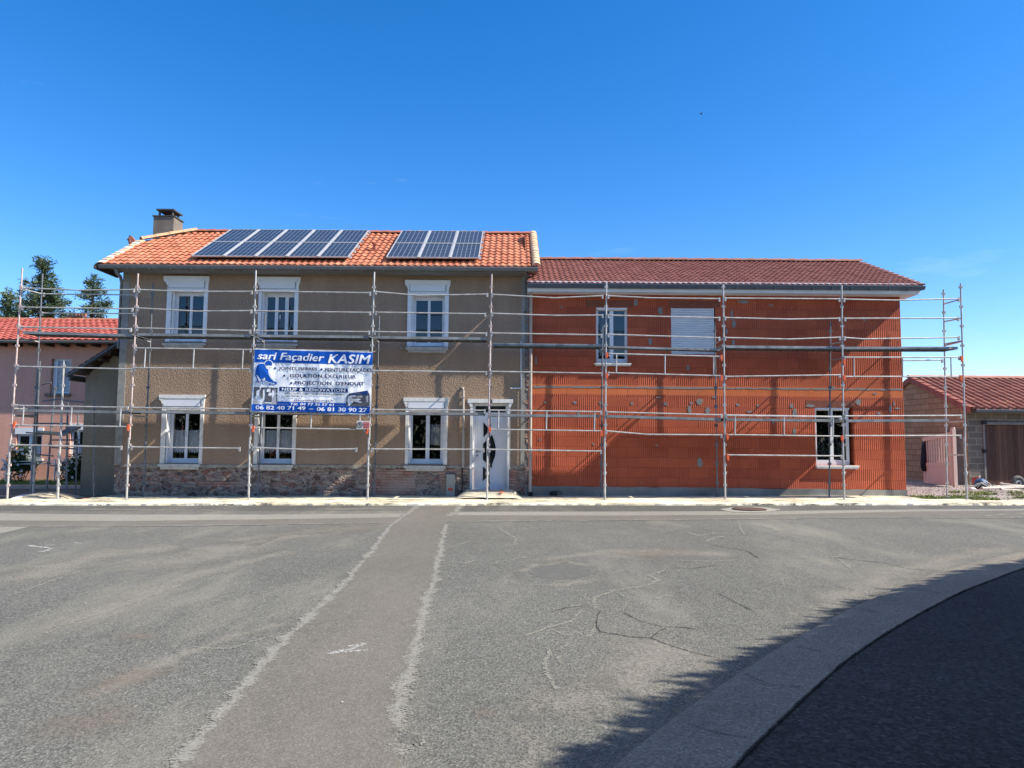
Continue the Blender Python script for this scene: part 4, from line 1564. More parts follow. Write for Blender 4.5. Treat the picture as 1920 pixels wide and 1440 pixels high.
# transoms tying outer and inner posts under the decks
mb = MB()
for i, (o, n_) in enumerate(zip(OUT, INN)):
    lev = [633 if i < 4 else (652 if i < 8 else 640), 780 if i < 6 else 790]
    for v in lev:
        a = P(at_v(o, v), v, YO)
        b = P(at_v(n_, v), v, YI)
        b.z = a.z
        mb = MB()
        mb.tube([a, b], .02, 7)
        mb.build('transom', M['galv'], sc)
for (o, vo, n_, vn) in ((OUT[0], 541, INN[0], 551), (OUT[8], 561, INN[8], 570), (OUT[8], 597, INN[8], 603), (OUT[8], 639, INN[8], 645), (OUT[8], 853, INN[8], 853),
                        (OUT[6], 633, INN[6], 645), (OUT[6], 645, INN[6], 656), (OUT[7], 641, INN[7], 646), (OUT[7], 672, INN[7], 675), (OUT[1], 764, INN[1], 766), (OUT[1], 780, INN[1], 781), (OUT[0], 766, INN[0], 767), (OUT[0], 778, INN[0], 779)):
    mb = MB()
    mb.tube([P(at_v(o, vo), vo, YO), P(at_v(n_, vn), vn, YI)], .018, 7)
    mb.build('transom', M['galv'], sc)
CL = [(475, 803, 0), (688, 807, 1), (918.5, 805, 0), (27, 795, 0), (240.5, 801, 1), (1128, 812, 1), (1138, 665, 0), (1138, 704, 0), (1353, 670, 1), (1353, 708, 1), (1583, 678, 0), (1583, 708, 0), (1364, 818, 0), (1365, 857, 0),
      (1579, 821, 1), (1803, 672, 1), (1802, 708, 1)]
for u, v, s in CL:
    c = P(u, v, YO - .06)
    mb = MB()
    mb.box((c.x - .028, c.y - .02, c.z - .05), (c.x + .028, c.y + .03, c.z + .06))
    mb.box((c.x - .015, c.y - .028, c.z - .09), (c.x + .015, c.y + .01, c.z - .05))
    mb.build('clip', M['orange_clip'], sc)

# small scaffold tower in front of the annex
s2 = thing('scaffold_tower', 'short dark scaffold tower with sloping plank beside the grey annex', 'scaffold', (-11.8, 19, gz(-12)))
SIDE = [(62, 935, 75, 677, 18.9), (86, 934, 103, 725, 19.1), (108, 942, 120, 675, 18.0), (124, 936, 127, 755, 18.9), (141, 936, 147, 777, 19.1), (175, 939, 177, 750, 18.45)]
for k, (ub, vb, ut, vt, Y) in enumerate(SIDE):
    post(s2, (ub, vb, ut, vt), Y, M['galv_dark'] if k != 2 else M['galv'], k in (0, 2), fat=850, r=.024 if k < 4 else .02)
for pts, Y in (([(49, 811), (112, 816)], 18.85), ([(63, 794), (128, 794)], 18.9), ([(97, 839), (145, 842)], 18.95), ([(95, 873), (108, 873)], 18.95), ([(68, 852), (100, 855)], 18.9), ([(97, 825), (150, 825)], 19.0),
               ([(55, 778), (68, 778)], 18.8), ([(118, 750), (157, 754)], 18.5), ([(78, 721), (96, 717)], 18.9), ([(80, 752), (114, 748)], 18.5)):
    mb = MB()
    mb.tube([P(u, v, Y) for u, v in pts], .02, 7)
    mb.build('brace', M['galv_dark'], s2)
mb = MB()
q = [P(108, 816, 18.1), P(120, 818, 18.1), P(152, 803, 19.05), P(135, 801, 19.05)]
mb.prism(q, (0, 0, .05))
mb.prism([P(66, 810, 18.75), P(112, 814, 18.2), P(112, 816, 18.5), P(66, 812, 19.05)], (0, 0, .05))
mb.build('plank', M['deck'], s2)

# ================================================================== BANNER
def z5(x, y, off=0.0):
    """banner print coordinates (of the 1920x1182 enlargement) -> world, with folds"""
    u, v = 460 + x / 7.385, 640 + y / 7.385
    s = (x - 105) / 1640
    t = (y - 110) / 880
    k = (s * 8) % 1.0
    fold = .012 * (1 - abs(k - .5) * 2) ** 2 * (1 if int(s * 8) % 2 else -1)
    w = fold + .016 * math.sin(5.2 * s + 3.6 * t) + .010 * math.sin(13 * s * (1 - .3 * t) - 6 * t) + .006 * math.sin(23 * t + 7 * s) * (1 - t * .3)
    Y = 17.755 + w - off
    return P(u, v, Y)


def corner(s, t):
    tl, tr, br, bl = (128, 104), (1768, 148), (1728, 1000), (82, 966)
    x = (1 - t) * ((1 - s) * tl[0] + s * tr[0]) + t * ((1 - s) * bl[0] + s * br[0])
    y = (1 - t) * ((1 - s) * tl[1] + s * tr[1]) + t * ((1 - s) * bl[1] + s * br[1])
    if t > .97: y += 10 * math.sin(s * 9) * (t - .97) / .03
    return x, y


def sheet(quad, off, name, mat, parent, nu=40, nv=10):
    mb = MB()
    tl, tr, br, bl = quad
    g = []
    for j in range(nv + 1):
        t = j / nv
        for i in range(nu + 1):
            s = i / nu
            x = (1 - t) * ((1 - s) * tl[0] + s * tr[0]) + t * ((1 - s) * bl[0] + s * br[0])
            y = (1 - t) * ((1 - s) * tl[1] + s * tr[1]) + t * ((1 - s) * bl[1] + s * br[1])
            g.append(z5(x, y, off))
    mb.raw(g, [(j * (nu + 1) + i, j * (nu + 1) + i + 1, (j + 1) * (nu + 1) + i + 1, (j + 1) * (nu + 1) + i) for j in range(nv) for i in range(nu)], 0, 0, True)
    return mb.build(name, mat, parent)


mb = MB()
nu, nv = 90, 44
for off, sgn in ((0, 1), (-.004, 1)):
    g = [z5(*corner(i / nu, j / nv), off) for j in range(nv + 1) for i in range(nu + 1)]
    mb.raw(g, [(j * (nu + 1) + i, j * (nu + 1) + i + 1, (j + 1) * (nu + 1) + i + 1, (j + 1) * (nu + 1) + i) for j in range(nv) for i in range(nu)], 0, 0, True)
ban = mb.build('banner', M['ban_white'])
tag(ban, 'blue and white advertising banner of a facade firm tied to the scaffold', 'banner')
sheet([(132, 112), (1766, 156), (1760, 328), (126, 288)], .004, 'blue_band', M['ban_blue'], ban, 70, 8)
sheet([(92, 870), (1726, 905), (1724, 1000), (88, 962)], .004, 'blue_band', M['ban_blue'], ban, 70, 5)
sheet([(435, 830), (1392, 857), (1392, 900), (435, 880)], .0045, 'blue_band', M['ban_blue'], ban, 50, 4)
sheet([(472, 628), (1420, 655), (1419, 710), (471, 686)], .004, 'blue_band', M['ban_navy'], ban, 50, 4)


def btext(body, quad, mat, shear=0.0, bold=0.0, space=1.0, off=.015):
    tl, tr, br, bl = quad

    def f(s, t):
        t = 1 - t
        x = (1 - t) * ((1 - s) * tl[0] + s * tr[0]) + t * ((1 - s) * bl[0] + s * br[0])
        y = (1 - t) * ((1 - s) * tl[1] + s * tr[1]) + t * ((1 - s) * bl[1] + s * br[1])
        return z5(x, y, off)
    text_mesh(body, 'lettering', mat, f, ban, shear, bold, space, max(6, int((tr[0] - tl[0]) / 22)))


Wm, Bm, Nm, Gm = M['ban_white'], M['ban_blue'], M['ban_navy'], M['ban_grey']
btext('sarl Façadier', [(168, 146), (1096, 176), (1090, 304), (164, 270)], Wm, .22, .022)
btext('KASIM', [(1150, 176), (1740, 186), (1732, 316), (1142, 304)], Wm, .18, .028, 1.02)
btext('JOINTS PIERRES', [(463, 350), (992, 364), (990, 416), (460, 404)], Nm, .05, .028)
btext('PEINTURE FAÇADES', [(1102, 370), (1754, 376), (1752, 440), (1100, 428)], Nm, 0, .028)
btext('ISOLATION EXTERIEUR', [(622, 448), (1532, 466), (1530, 518), (620, 498)], Nm, 0, .032, 1.1)
btext("PROJECTION  D'ENDUIT", [(684, 548), (1647, 562), (1645, 630), (682, 610)], Nm, 0, .035)
btext('NEUF & RENOVATION', [(506, 640), (1384, 660), (1384, 702), (505, 682)], Wm, 0, .03, 1.1)
btext('Allée Claudius Juquel - 42160 Andrézieux-Bouthéon', [(540, 703), (1372, 722), (1372, 756), (540, 738)], Gm, .1, .018)
btext('10, rue de la', [(556, 748), (800, 754), (800, 780), (556, 774)], Gm, 0, .018)
btext('akkoyunlu@orange.fr', [(670, 798), (1224, 806), (1222, 846), (668, 836)], Nm, 0, .025, 1.1)
btext('Tél. 04 77 36 57 61', [(620, 848), (1228, 862), (1226, 896), (618, 884)], Wm, .12, .03)
btext('06 82 40 71 49', [(142, 886), (838, 902), (836, 952), (140, 942)], Wm, 0, .03)
btext('06 81 30 90 27', [(990, 910), (1688, 924), (1684, 980), (986, 962)], Wm, 0, .03)
sheet([(886, 932), (938, 934), (938, 942), (886, 940)], .011, 'printed_line', Wm, ban, 4, 1)
sheet([(455, 866), (600, 870), (600, 874), (455, 870)], .009, 'printed_line', M['ban_lgrey'], ban, 6, 1)
sheet([(1238, 884), (1376, 888), (1376, 892), (1238, 888)], .009, 'printed_line', M['ban_lgrey'], ban, 6, 1)


def bpoly(polys, name, mat, off=.008):
    mb = MB()
    for p in polys:
        mb.face([z5(x, y, off) for x, y in p])
    return mb.build(name, mat, ban)


disc = lambda cx, cy, r, n=16: [(cx + r * math.cos(2 * math.pi * k / n), cy + r * math.sin(2 * math.pi * k / n)) for k in range(n)]
bpoly([disc(412, 372, 15), disc(1055, 388, 15), disc(538, 476, 15), disc(637, 577, 15)], 'bullet', Nm, .011)
h2 = lambda pts: [((470 + x / 11.075 - 460) * 7.385, (650 + y / 11.075 - 640) * 7.385) for x, y in pts]
# worker emblem: white halo, blue crouching figure with float, white face and hand
bpoly([h2([(372 + 90 * math.cos(t * .35), 355 + 82 * math.sin(t * .35)) for t in range(18)])], 'worker_emblem', Wm, .008)
wk = [h2([(92, 590), (105, 480), (130, 400), (165, 362), (220, 350), (275, 358), (300, 400), (318, 450), (362, 470), (368, 540), (385, 600), (420, 660), (480, 720), (535, 733), (545, 765), (525, 795), (480, 790), (420, 765), (350, 745), (300, 700), (290, 640), (250, 668), (212, 682), (180, 650), (150, 600), (120, 585)]),
      h2([(300, 375), (302, 330), (330, 298), (375, 288), (420, 300), (445, 335), (445, 385), (415, 392), (360, 385), (318, 395)]),
      h2([(92, 590), (110, 590), (165, 690), (175, 735), (150, 745), (135, 690)]),
      h2([(160, 735), (215, 700), (235, 690), (380, 740), (375, 752), (232, 705), (205, 735), (170, 745)]),
      h2([(100, 740), (135, 700), (145, 706), (112, 750)]), h2([(235, 710), (250, 710), (252, 775), (238, 775)]), h2([(385, 765), (420, 775), (400, 812), (380, 800)])]
bpoly(wk, 'worker_emblem', Bm, .012)
bpoly([h2([(310, 400), (355, 392), (412, 398), (408, 425), (385, 435), (370, 462), (335, 462), (316, 435)]), h2([(120, 592), (148, 604), (210, 690), (205, 722), (172, 730), (160, 690)]), h2([(262, 672), (295, 640), (300, 690)]),
       h2([(250, 690), (380, 735), (500, 770), (495, 782), (375, 745), (248, 702)])], 'worker_emblem', Wm, .016)
# two small grey house pictures
bpoly([[(120, 632), (450, 640), (442, 872), (112, 868)]], 'house_picture', M['ban_lgrey'], .006)
bpoly([[(120, 632), (450, 640), (450, 650), (300, 655), (120, 690)], [(124, 690), (150, 684), (148, 760), (118, 762)], [(205, 668), (245, 662), (240, 800), (200, 760)], [(275, 665), (375, 650), (362, 850), (268, 850)], [(425, 650), (445, 650), (438, 870), (424, 860)]], 'house_picture', M['ban_grey'], .009)
bpoly([[(300, 660), (350, 655), (346, 700), (294, 702)], [(160, 680), (196, 672), (190, 750), (152, 750)], [(268, 842), (366, 846), (364, 860), (266, 856)]], 'house_picture', Wm, .012)
bpoly([[(1400, 770), (1440, 720), (1690, 680), (1722, 740), (1722, 900), (1392, 895)]], 'house_picture', M['ban_grey'], .006)
bpoly([[(1440, 730), (1690, 684), (1716, 735), (1690, 740), (1450, 745)]], 'house_picture', Nm, .010)
bpoly([[(1450, 750), (1530, 742), (1528, 776), (1450, 780)], [(1540, 730), (1625, 712), (1622, 775), (1540, 776)], [(1632, 705), (1700, 716), (1700, 840), (1630, 856)], [(1440, 795), (1470, 793), (1620, 840), (1620, 858), (1440, 815)]], 'house_picture', M['ban_lgrey'], .010)
bpoly([[(1550, 742), (1615, 730), (1612, 752), (1550, 758)], [(1645, 720), (1660, 722), (1660, 765), (1645, 765)], [(1625, 790), (1660, 790), (1660, 815), (1625, 815)], [(1480, 770), (1620, 782), (1618, 800), (1480, 786)]], 'house_picture', Gm, .014)
mb = MB()
for (a, b) in (((0, 0), (128, 104)), ((0, 0), (1768, 148)), ((0, 0), (1728, 1000)), ((0, 0), (82, 966))):
    p = z5(*b)
    mb.tube([p, p + Vector((.05 if b[0] > 900 else -.05, .05, .03))], .006, 5)
    mb.tube([p + Vector((0, -.005, 0)), p + Vector((0, .005, 0))], .014, 8)
mb.build('tie', M['cream_pipe'], ban)

# ================================================================== SAFETY SIGN
YSg = 17.74
R = rect(668.8, 693.2, 789, 804.3, YSg)
mb = MB()
mb.box((R[0], YSg, R[2]), (R[1], YSg + .006, R[3]))
sg = mb.build('safety_sign', simple('sign_board', (.62, .58, .53, 1), .6, var=.05))
tag(sg, 'small white no-entry plate with black circle and red block on the scaffold', 'sign')


def qs(pts, off=.003):
    """points in the 1920x1440 enlargement of the sign"""
    o = []
    for x, y in pts:
        p = P(660 + x / 48, 780 + y / 48, YSg)
        o.append((p.x, YSg - off, p.z))
    return o


mb = MB()
n = 28
o_ = [(700 + 260 * math.cos(2 * math.pi * k / n), 810 + 265 * math.sin(2 * math.pi * k / n)) for k in range(n)]
i_ = [(700 + 205 * math.cos(2 * math.pi * k / n), 810 + 210 * math.sin(2 * math.pi * k / n)) for k in range(n)]
for k in range(n):
    mb.face(qs([o_[k], o_[(k + 1) % n], i_[(k + 1) % n], i_[k]]))
mb.face(qs([(540, 650), (580, 610), (880, 960), (840, 1000)], .004))
for p in ([(660, 640), (720, 620), (760, 660), (740, 710), (680, 700)], [(640, 720), (780, 720), (730, 820), (670, 820)], [(680, 800), (720, 800), (640, 940), (590, 940)], [(700, 800), (740, 790), (800, 900), (770, 940)], [(600, 690), (660, 730), (640, 760), (585, 740)], [(760, 730), (850, 780), (835, 800), (750, 770)]):
    mb.face(qs(p, .005))
mb.build('pictogram', M['black'], sg)
mb = MB()
mb.face(qs([(1020, 560), (1560, 560), (1540, 1085), (1015, 1085)]))
mb.build('red_panel', M['red_label'], sg)
mb = MB()
for y in (690, 820, 950):
    x = 1070
    while x < 1470:
        w = random.choice((28, 36, 44))
        mb.face(qs([(x, y - 26), (x + w, y - 26), (x + w - 6, y + 30), (x - 2, y + 30)], .006))
        x += w + 14
mb.build('printed_line', M['ban_lgrey'], sg)

# ================================================================== GROUND
mb = MB()
xs = [-400, -40, -12.5, 12.5, 40, 400]
ys = [-120, -20, 17, 40, 120, 900]
for i in range(len(xs) - 1):
    for j in range(len(ys) - 1):
        mb.face([(x, y, gz(x) - .012) for x, y in ((xs[i], ys[j]), (xs[i + 1], ys[j]), (xs[i + 1], ys[j + 1]), (xs[i], ys[j + 1]))])
struct(mb.build('ground', M['field']))


def flat(name, pts, dz, mat, kind='structure'):
    """sheet on the street plane from pixel points"""
    mb = MB()
    mb.face([G(u, v) + Vector((0, 0, dz)) for u, v in pts])
    return struct(mb.build(name, mat), kind)


def flatw(name, pts, dz, mat, kind='structure'):
    mb = MB()
    mb.face([(x, y, gz(x) + dz) for x, y in pts])
    return struct(mb.build(name, mat), kind)


flatw('road', [(-38, -18), (38, -18), (38, 17.2), (-38, 17.2)], 0.0, M['asphalt'])
flatw('side_road', [(-38, 17.2), (-10.0, 17.2), (-10.0, 22.5), (-38, 22.4)], 0.0, M['asphalt_new'])
flatw('near_lane', [(-38, 15.6), (38, 15.6), (38, 16.95), (-38, 16.95)], .0015, M['asphalt_new'])
rg = random.Random(21)


def jline(pts, step=14, amp=1.2):
    out = []
    for (a, b), (c, d) in zip(pts, pts[1:]):
        L = math.hypot(c - a, d - b)
        n = max(1, int(L / step))
        for k in range(n):
            t = k / n
            am = amp * (.25 + (b - 930) / 500)
            out.append((a + (c - a) * t + rg.uniform(-1, 1) * am, b + (d - b) * t + rg.uniform(-1, 1) * am * .25))
    out.append(pts[-1])
    return out


def strip(name, top, bot, dz, mat):
    """sheet between two pixel lines running left to right"""
    mb = MB()
    a, b = [G(u, v) for u, v in top], [G(u, v) for u, v in bot]
    n = 60
    def samp(l, t):
        x = t * (len(l) - 1); i = min(int(x), len(l) - 2)
        return l[i].lerp(l[i + 1], x - i)
    z = Vector((0, 0, dz))
    for k in range(n):
        p = [samp(b, k / n), samp(b, (k + 1) / n), samp(a, (k + 1) / n), samp(a, k / n)]
        mb.face([q + z for q in p])
    return struct(mb.build(name, mat))


strip('gutter_band', [(-40, 962.5), (240, 965), (500, 965), (700, 963.5), (762, 963)], [(-40, 976), (240, 977), (500, 974), (700, 971), (748, 969.5)], .003, M['gutter_band'])
strip('gutter_band', [(850, 960.5), (1150, 959.5), (1450, 958.5), (1700, 955.5), (1960, 954)], [(850, 967), (1150, 967), (1450, 965), (1700, 959.5), (1960, 957)], .003, M['gutter_band'])
flat('gutter_band', [(-20, 988), (54, 988), (30, 994), (-20, 1005)], .003, M['gutter_band'])
strip('trench_patch', [(-40, 976), (240, 977), (500, 974), (700, 971), (850, 966), (1150, 967), (1450, 965), (1700, 959.5), (1960, 957)],
      [(-40, 988), (240, 988), (500, 984.5), (700, 981.5), (850, 977.5), (1150, 976.5), (1450, 973), (1700, 970.5), (1880, 972), (1960, 967)], .004, M['trench'])
LE = [(783, 948), (758, 968), (735, 983), (700, 1030), (640, 1100), (575, 1163), (545, 1190), (480, 1260), (420, 1335), (345, 1425), (300, 1480)]
RE = [(864, 948), (843, 968), (836, 983), (822, 1050), (811, 1105), (797, 1130), (788, 1180), (772, 1240), (748, 1320), (742, 1375), (756, 1400), (735, 1480)]


def resample(pts, vs):
    o = []
    for v in vs:
        for (a, b), (c, d) in zip(pts, pts[1:]):
            if b <= v <= d or (v > d and (c, d) == pts[-1]):
                o.append((a + (c - a) * (v - b) / (d - b), v)); break
    return o


vs = [948 + (1480 - 948) * (k / 70) ** 1.6 for k in range(71)]
le, re_ = resample(LE, vs), resample(RE, vs)
mb = MB()
for k in range(70):
    mb.face([G(*le[k + 1]) + Vector((0, 0, .005)), G(*re_[k + 1]) + Vector((0, 0, .005)), G(*re_[k]) + Vector((0, 0, .005)), G(*le[k]) + Vector((0, 0, .005))])
struct(mb.build('trench_patch', M['trench']))


def soft_ribbons(name, items, dz, mat, seedv=0):
    """ragged dusty ribbons along pixel polylines, one object; item = (points, width in metres[, end fade])"""
    vs, fs, sf = [], [], []
    for q, it in enumerate(items):
        pts, w0 = it[0], it[1]
        step = max(.02, min(.15, w0 * .8))
        W = [G(u, v) for u, v in pts]
        W = smooth(W, 6) if len(W) > 2 and w0 > .3 else W
        pp = []
        for a, b in zip(W, W[1:]):
            n = max(1, int((b - a).length / step))
            for k in range(n): pp.append(a.lerp(b, k / n))
        pp.append(W[-1])
        n = len(pp)
        f1 = lambda x, c: noise.noise(Vector((x, (seedv + q) * 7.3 + c, 1.7)))
        s_ = 0
        for i, p in enumerate(pp):
            d = (pp[min(i + 2, n - 1)] - pp[max(i - 2, 0)]); d.z = 0
            d.normalize(); s_ += step
            s = Vector((-d.y, d.x, 0))
            sc_ = min(1.0, w0 * 3)
            o = s * (f1(s_ * 1.1 / max(.2, w0 * 3), 0) * .9 + f1(s_ * 4 / max(.2, w0 * 3), 4) * .4) * w0 * .7
            w = w0 * 1.25 * max(.35, 1 + .9 * f1(s_ * 1.7 / max(.3, w0 * 3), 9))
            e = min(1, (i + .2) / max(2, n * .12), (n - i - .8) / max(2, n * .12)) if len(it) < 3 else 1
            b = len(vs)
            for t, v in ((-1, 0), (-.5, .62), (0, 1), (.5, .62), (1, 0)):
                c = p + o + s * (w * t)
                vs.append((c.x, c.y, gz(c.x) + dz)); sf.append(v * max(0, e))
            if i:
                for k in range(4): fs.append((b - 5 + k, b - 4 + k, b + 1 + k, b + k))
    me = bpy.data.meshes.new(name)
    me.from_pydata(vs, [], fs)
    me.materials.append(mat)
    at = me.attributes.new('soft', 'FLOAT', 'POINT')
    at.data.foreach_set('value', sf)
    o = bpy.data.objects.new(name, me)
    COL.objects.link(o)
    return struct(o)


def smooth(W, n):
    """Catmull-Rom through world points"""
    out = []
    for i in range(len(W) - 1):
        p0, p1, p2, p3 = W[max(i - 1, 0)], W[i], W[i + 1], W[min(i + 2, len(W) - 1)]
        for k in range(n):
            t = k / n
            out.append(.5 * ((2 * p1) + (p2 - p0) * t + (2 * p0 - 5 * p1 + 4 * p2 - p3) * t * t + (3 * p1 - p0 - 3 * p2 + p3) * t ** 3))
    out.append(W[-1])
    return out


soft_ribbons('slurry_lines', [(LE[1:], .055, 1), ([(836, 984), (828, 1020), (822, 1050), (811, 1105)], .06, 1), ([(811, 1105), (797, 1130), (788, 1180), (772, 1240), (748, 1320), (742, 1375)], .068, 1),
                              ([(742, 1365), (760, 1392), (768, 1425)], .13), ([(783, 949), (758, 968)], .11, 1), ([(864, 949), (843, 968)], .11, 1),
                              ([(-30, 987), (240, 987.5), (500, 984), (735, 981)], .06, 1), ([(836, 979), (1000, 976.8), (1200, 975.5), (1450, 973), (1700, 970.5), (1880, 972), (1960, 966)], .06, 1),
                              ([(1840, 969), (1880, 965), (1960, 962)], .09)], .0068, M['soft_slurry'], 1)
soft_ribbons('road_dust', [([(-40, 1100), (130, 1055), (260, 1033), (345, 1024)], .40), ([(250, 1075), (400, 1040), (560, 1005), (735, 986)], .60), ([(420, 1020), (560, 998), (735, 984)], .45),
                           ([(40, 1200), (230, 1130), (385, 1070), (560, 1030)], .20), ([(120, 1320), (260, 1260), (420, 1200), (560, 1160)], .10), ([(1120, 1290), (1240, 1250), (1330, 1225)], .55),
                           ([(960, 1312), (1080, 1322), (1200, 1305)], .30), ([(1000, 1055), (1100, 1040), (1240, 1035), (1400, 1040)], .30), ([(985, 1095), (1060, 1098), (1130, 1085)], .12), ([(975, 1075), (1000, 1060), (1060, 1053), (1110, 1062)], .10),
                           ([(560, 1360), (600, 1320), (660, 1280)], .08), ([(900, 1420), (1000, 1400), (1060, 1390)], .22), ([(600, 955), (740, 953)], .2), ([(140, 955), (420, 957)], .15), ([(1490, 1160), (1640, 1090), (1800, 1045), (1920, 1025)], .25)], .0022, M['soft_dust'], 20)
soft_ribbons('tan_stains', [([(150, 1310), (220, 1285), (290, 1245)], .16), ([(40, 1385), (180, 1360), (260, 1330)], .20), ([(250, 1185), (275, 1200)], .10), ([(560, 1440), (640, 1400)], .2),
                            ([(1180, 1045), (1290, 1030)], .35), ([(880, 1340), (925, 1332)], .06)], .0030, M['soft_tan'], 50)
CR = [([(1260, 1065), (1218, 1080), (1234, 1088), (1210, 1100), (1150, 1108), (1115, 1122), (1110, 1135), (1125, 1145)], .035),
      ([(1095, 1142), (1070, 1165), (1020, 1180), (970, 1197)], .025), ([(1025, 1212), (1030, 1230), (1021, 1240), (1027, 1265), (1042, 1292), (1027, 1298)], .022),
      ([(1047, 1230), (1049, 1246)], .018), ([(1067, 1207), (1047, 1220)], .02), ([(1250, 1178), (1227, 1190)], .02), ([(1285, 997), (1310, 1005), (1340, 1000), (1395, 1002)], .045),
      ([(1322, 1017), (1340, 1009), (1360, 1005)], .05), ([(1382, 975), (1390, 995), (1397, 1005)], .03), ([(1425, 985), (1440, 990), (1460, 997)], .05), ([(1260, 1051), (1330, 1053), (1395, 1050)], .03),
      ([(1225, 1124), (1245, 1118), (1263, 1119)], .03), ([(40, 1207), (130, 1170), (230, 1137), (320, 1105), (385, 1072)], .022), ([(360, 1215), (430, 1217), (520, 1190)], .02),
      ([(935, 990), (950, 1000), (968, 1010), (965, 1022), (930, 1027)], .05), ([(840, 1053), (870, 1057), (895, 1050)], .05), ([(915, 1058), (950, 1052), (1000, 1043)], .03),
      ([(1470, 1015), (1530, 1030), (1570, 1048), (1600, 1070)], .02), ([(1478, 1046), (1510, 1046)], .03), ([(1100, 1008), (1160, 1005)], .03), ([(1190, 1010), (1215, 1007)], .03),
      ([(10, 1120), (110, 1085), (170, 1065)], .03), ([(95, 1175), (160, 1168), (230, 1150)], .015), ([(1125, 1145), (1117, 1170), (1108, 1190), (1085, 1200)], .018), ([(1150, 1108), (1180, 1125), (1165, 1147)], .012),
      ([(1560, 1048), (1580, 1041), (1610, 1046)], .04), ([(1780, 1009), (1810, 1007)], .04), ([(1780, 1031), (1812, 1030)], .03), ([(840, 1030), (880, 1015), (905, 1018)], .03), ([(1035, 1180), (1060, 1192), (1075, 1190)], .015)]
soft_ribbons('dusty_cracks', [(p, w * .75) for p, w in CR], .0038, M['soft_crack'], 100)
soft_ribbons('dark_cracks', [([(1125, 1145), (1117, 1170), (1125, 1185), (1185, 1195), (1220, 1197), (1260, 1212), (1310, 1227), (1360, 1237)], .008),
                             ([(1165, 1147), (1200, 1165), (1240, 1175), (1285, 1177), (1320, 1184)], .008), ([(1397, 1032), (1405, 1036), (1422, 1047)], .014), ([(1565, 1045), (1600, 1050), (1655, 1055)], .012),
                             ([(1330, 1022), (1390, 1031), (1397, 1033)], .009), ([(1340, 1110), (1380, 1130), (1415, 1148)], .007), ([(1180, 1050), (1210, 1052)], .009), ([(1220, 1197), (1235, 1185), (1250, 1178)], .007),
                             ([(1260, 1065), (1300, 1066), (1345, 1060)], .008), ([(1110, 1135), (1060, 1140), (1030, 1150)], .007), ([(1655, 1055), (1700, 1066), (1740, 1070)], .010)], .0044, M['soft_dark'], 140)
soft_ribbons('chalk_marks', [([(50, 1023), (98, 1029)], .03), ([(98, 1029), (75, 1036)], .03), ([(85, 1023), (108, 1022)], .03), ([(118, 1021), (132, 1021)], .03), ([(139, 1018), (152, 1019)], .03)], .0050, M['soft_chalk'], 160)
soft_ribbons('paint_splash', [([(615, 1228), (640, 1222), (662, 1217), (684, 1206)], .022), ([(640, 1226), (665, 1222), (690, 1221)], .018), ([(646, 1215), (680, 1209)], .012), ([(420, 1312), (436, 1307)], .012)], .0068, M['soft_chalk'], 170)


def ribbon(name, pts, w0, dz, mat, *a):
    return soft_ribbons(name, [(pts, w0)], dz, M['soft_orange'], 200)


M['soft_orange'] = m_soft('soft_orange_spray', (.75, .16, .06, 1), (.85, .24, .10, 1), .3, 14, .9, .5)
rs = random.Random(4)
mb = MB()
for (u, v) in ((48, 1099), (160, 1133), (642, 1320), (729, 1267), (705, 961), (182, 998), (1348, 1163), (864, 1189), (822, 1147), (1468, 1096), (1605, 998), (1010, 975)):
    c = G(u, v) + Vector((0, 0, .0125))
    n = 7
    s = rs.uniform(.005, .011)
    mb.face([c + Vector((math.cos(2 * math.pi * k / n) * s * rs.uniform(.5, 1.2), math.sin(2 * math.pi * k / n) * s * rs.uniform(.5, 1.5), 0)) for k in range(n)])
struct(mb.build('paint_specks', M['chalk']))


M['patch'] = m_asphalt('smooth_round_patch', (.098, .098, .088, 1), (.118, .117, .104, 1), grain=.6)


def disc_sheet(name, u, v, ru, rv, dz, mat, n=40, jag=.06):
    mb = MB()
    mb.face([G(u + ru * math.cos(2 * math.pi * k / n) * (1 + rg.uniform(-jag, jag)), v + rv * math.sin(2 * math.pi * k / n) * (1 + rg.uniform(-jag, jag))) + Vector((0, 0, dz)) for k in range(n)])
    return struct(mb.build(name, mat))


disc_sheet('round_patch', 1051, 1073, 58, 13, .0017, M['patch'])
disc_sheet('patch_spot', 767, 1388, 20, 10, .0074, M['asphalt_new'], 20)
disc_sheet('manhole_surround', 1406, 956.3, 54, 5.2, .009, M['crackfill'], 30, .08)
mh = thing('manhole_cover', 'round rusty manhole cover set in a pale ring near the pavement', 'manhole cover', G(1405, 956))
mb = MB()
c = G(1405, 956)
mb.tube([c + Vector((0, 0, .0)), c + Vector((0, 0, .024))], .37, 24, 0)
mb.build('rim', M['bark'], mh)
mb = MB()
for k in range(9):
    y = -.28 + k * .07
    w = math.sqrt(max(0, .33 ** 2 - y * y))
    mb.box((c.x - w, c.y + y - .018, c.z + .023), (c.x + w, c.y + y + .018, c.z + .032))
mb.build('grate', simple('rusty_iron', (.16, .10, .075, 1), .85, var=.4, scale=12), mh)

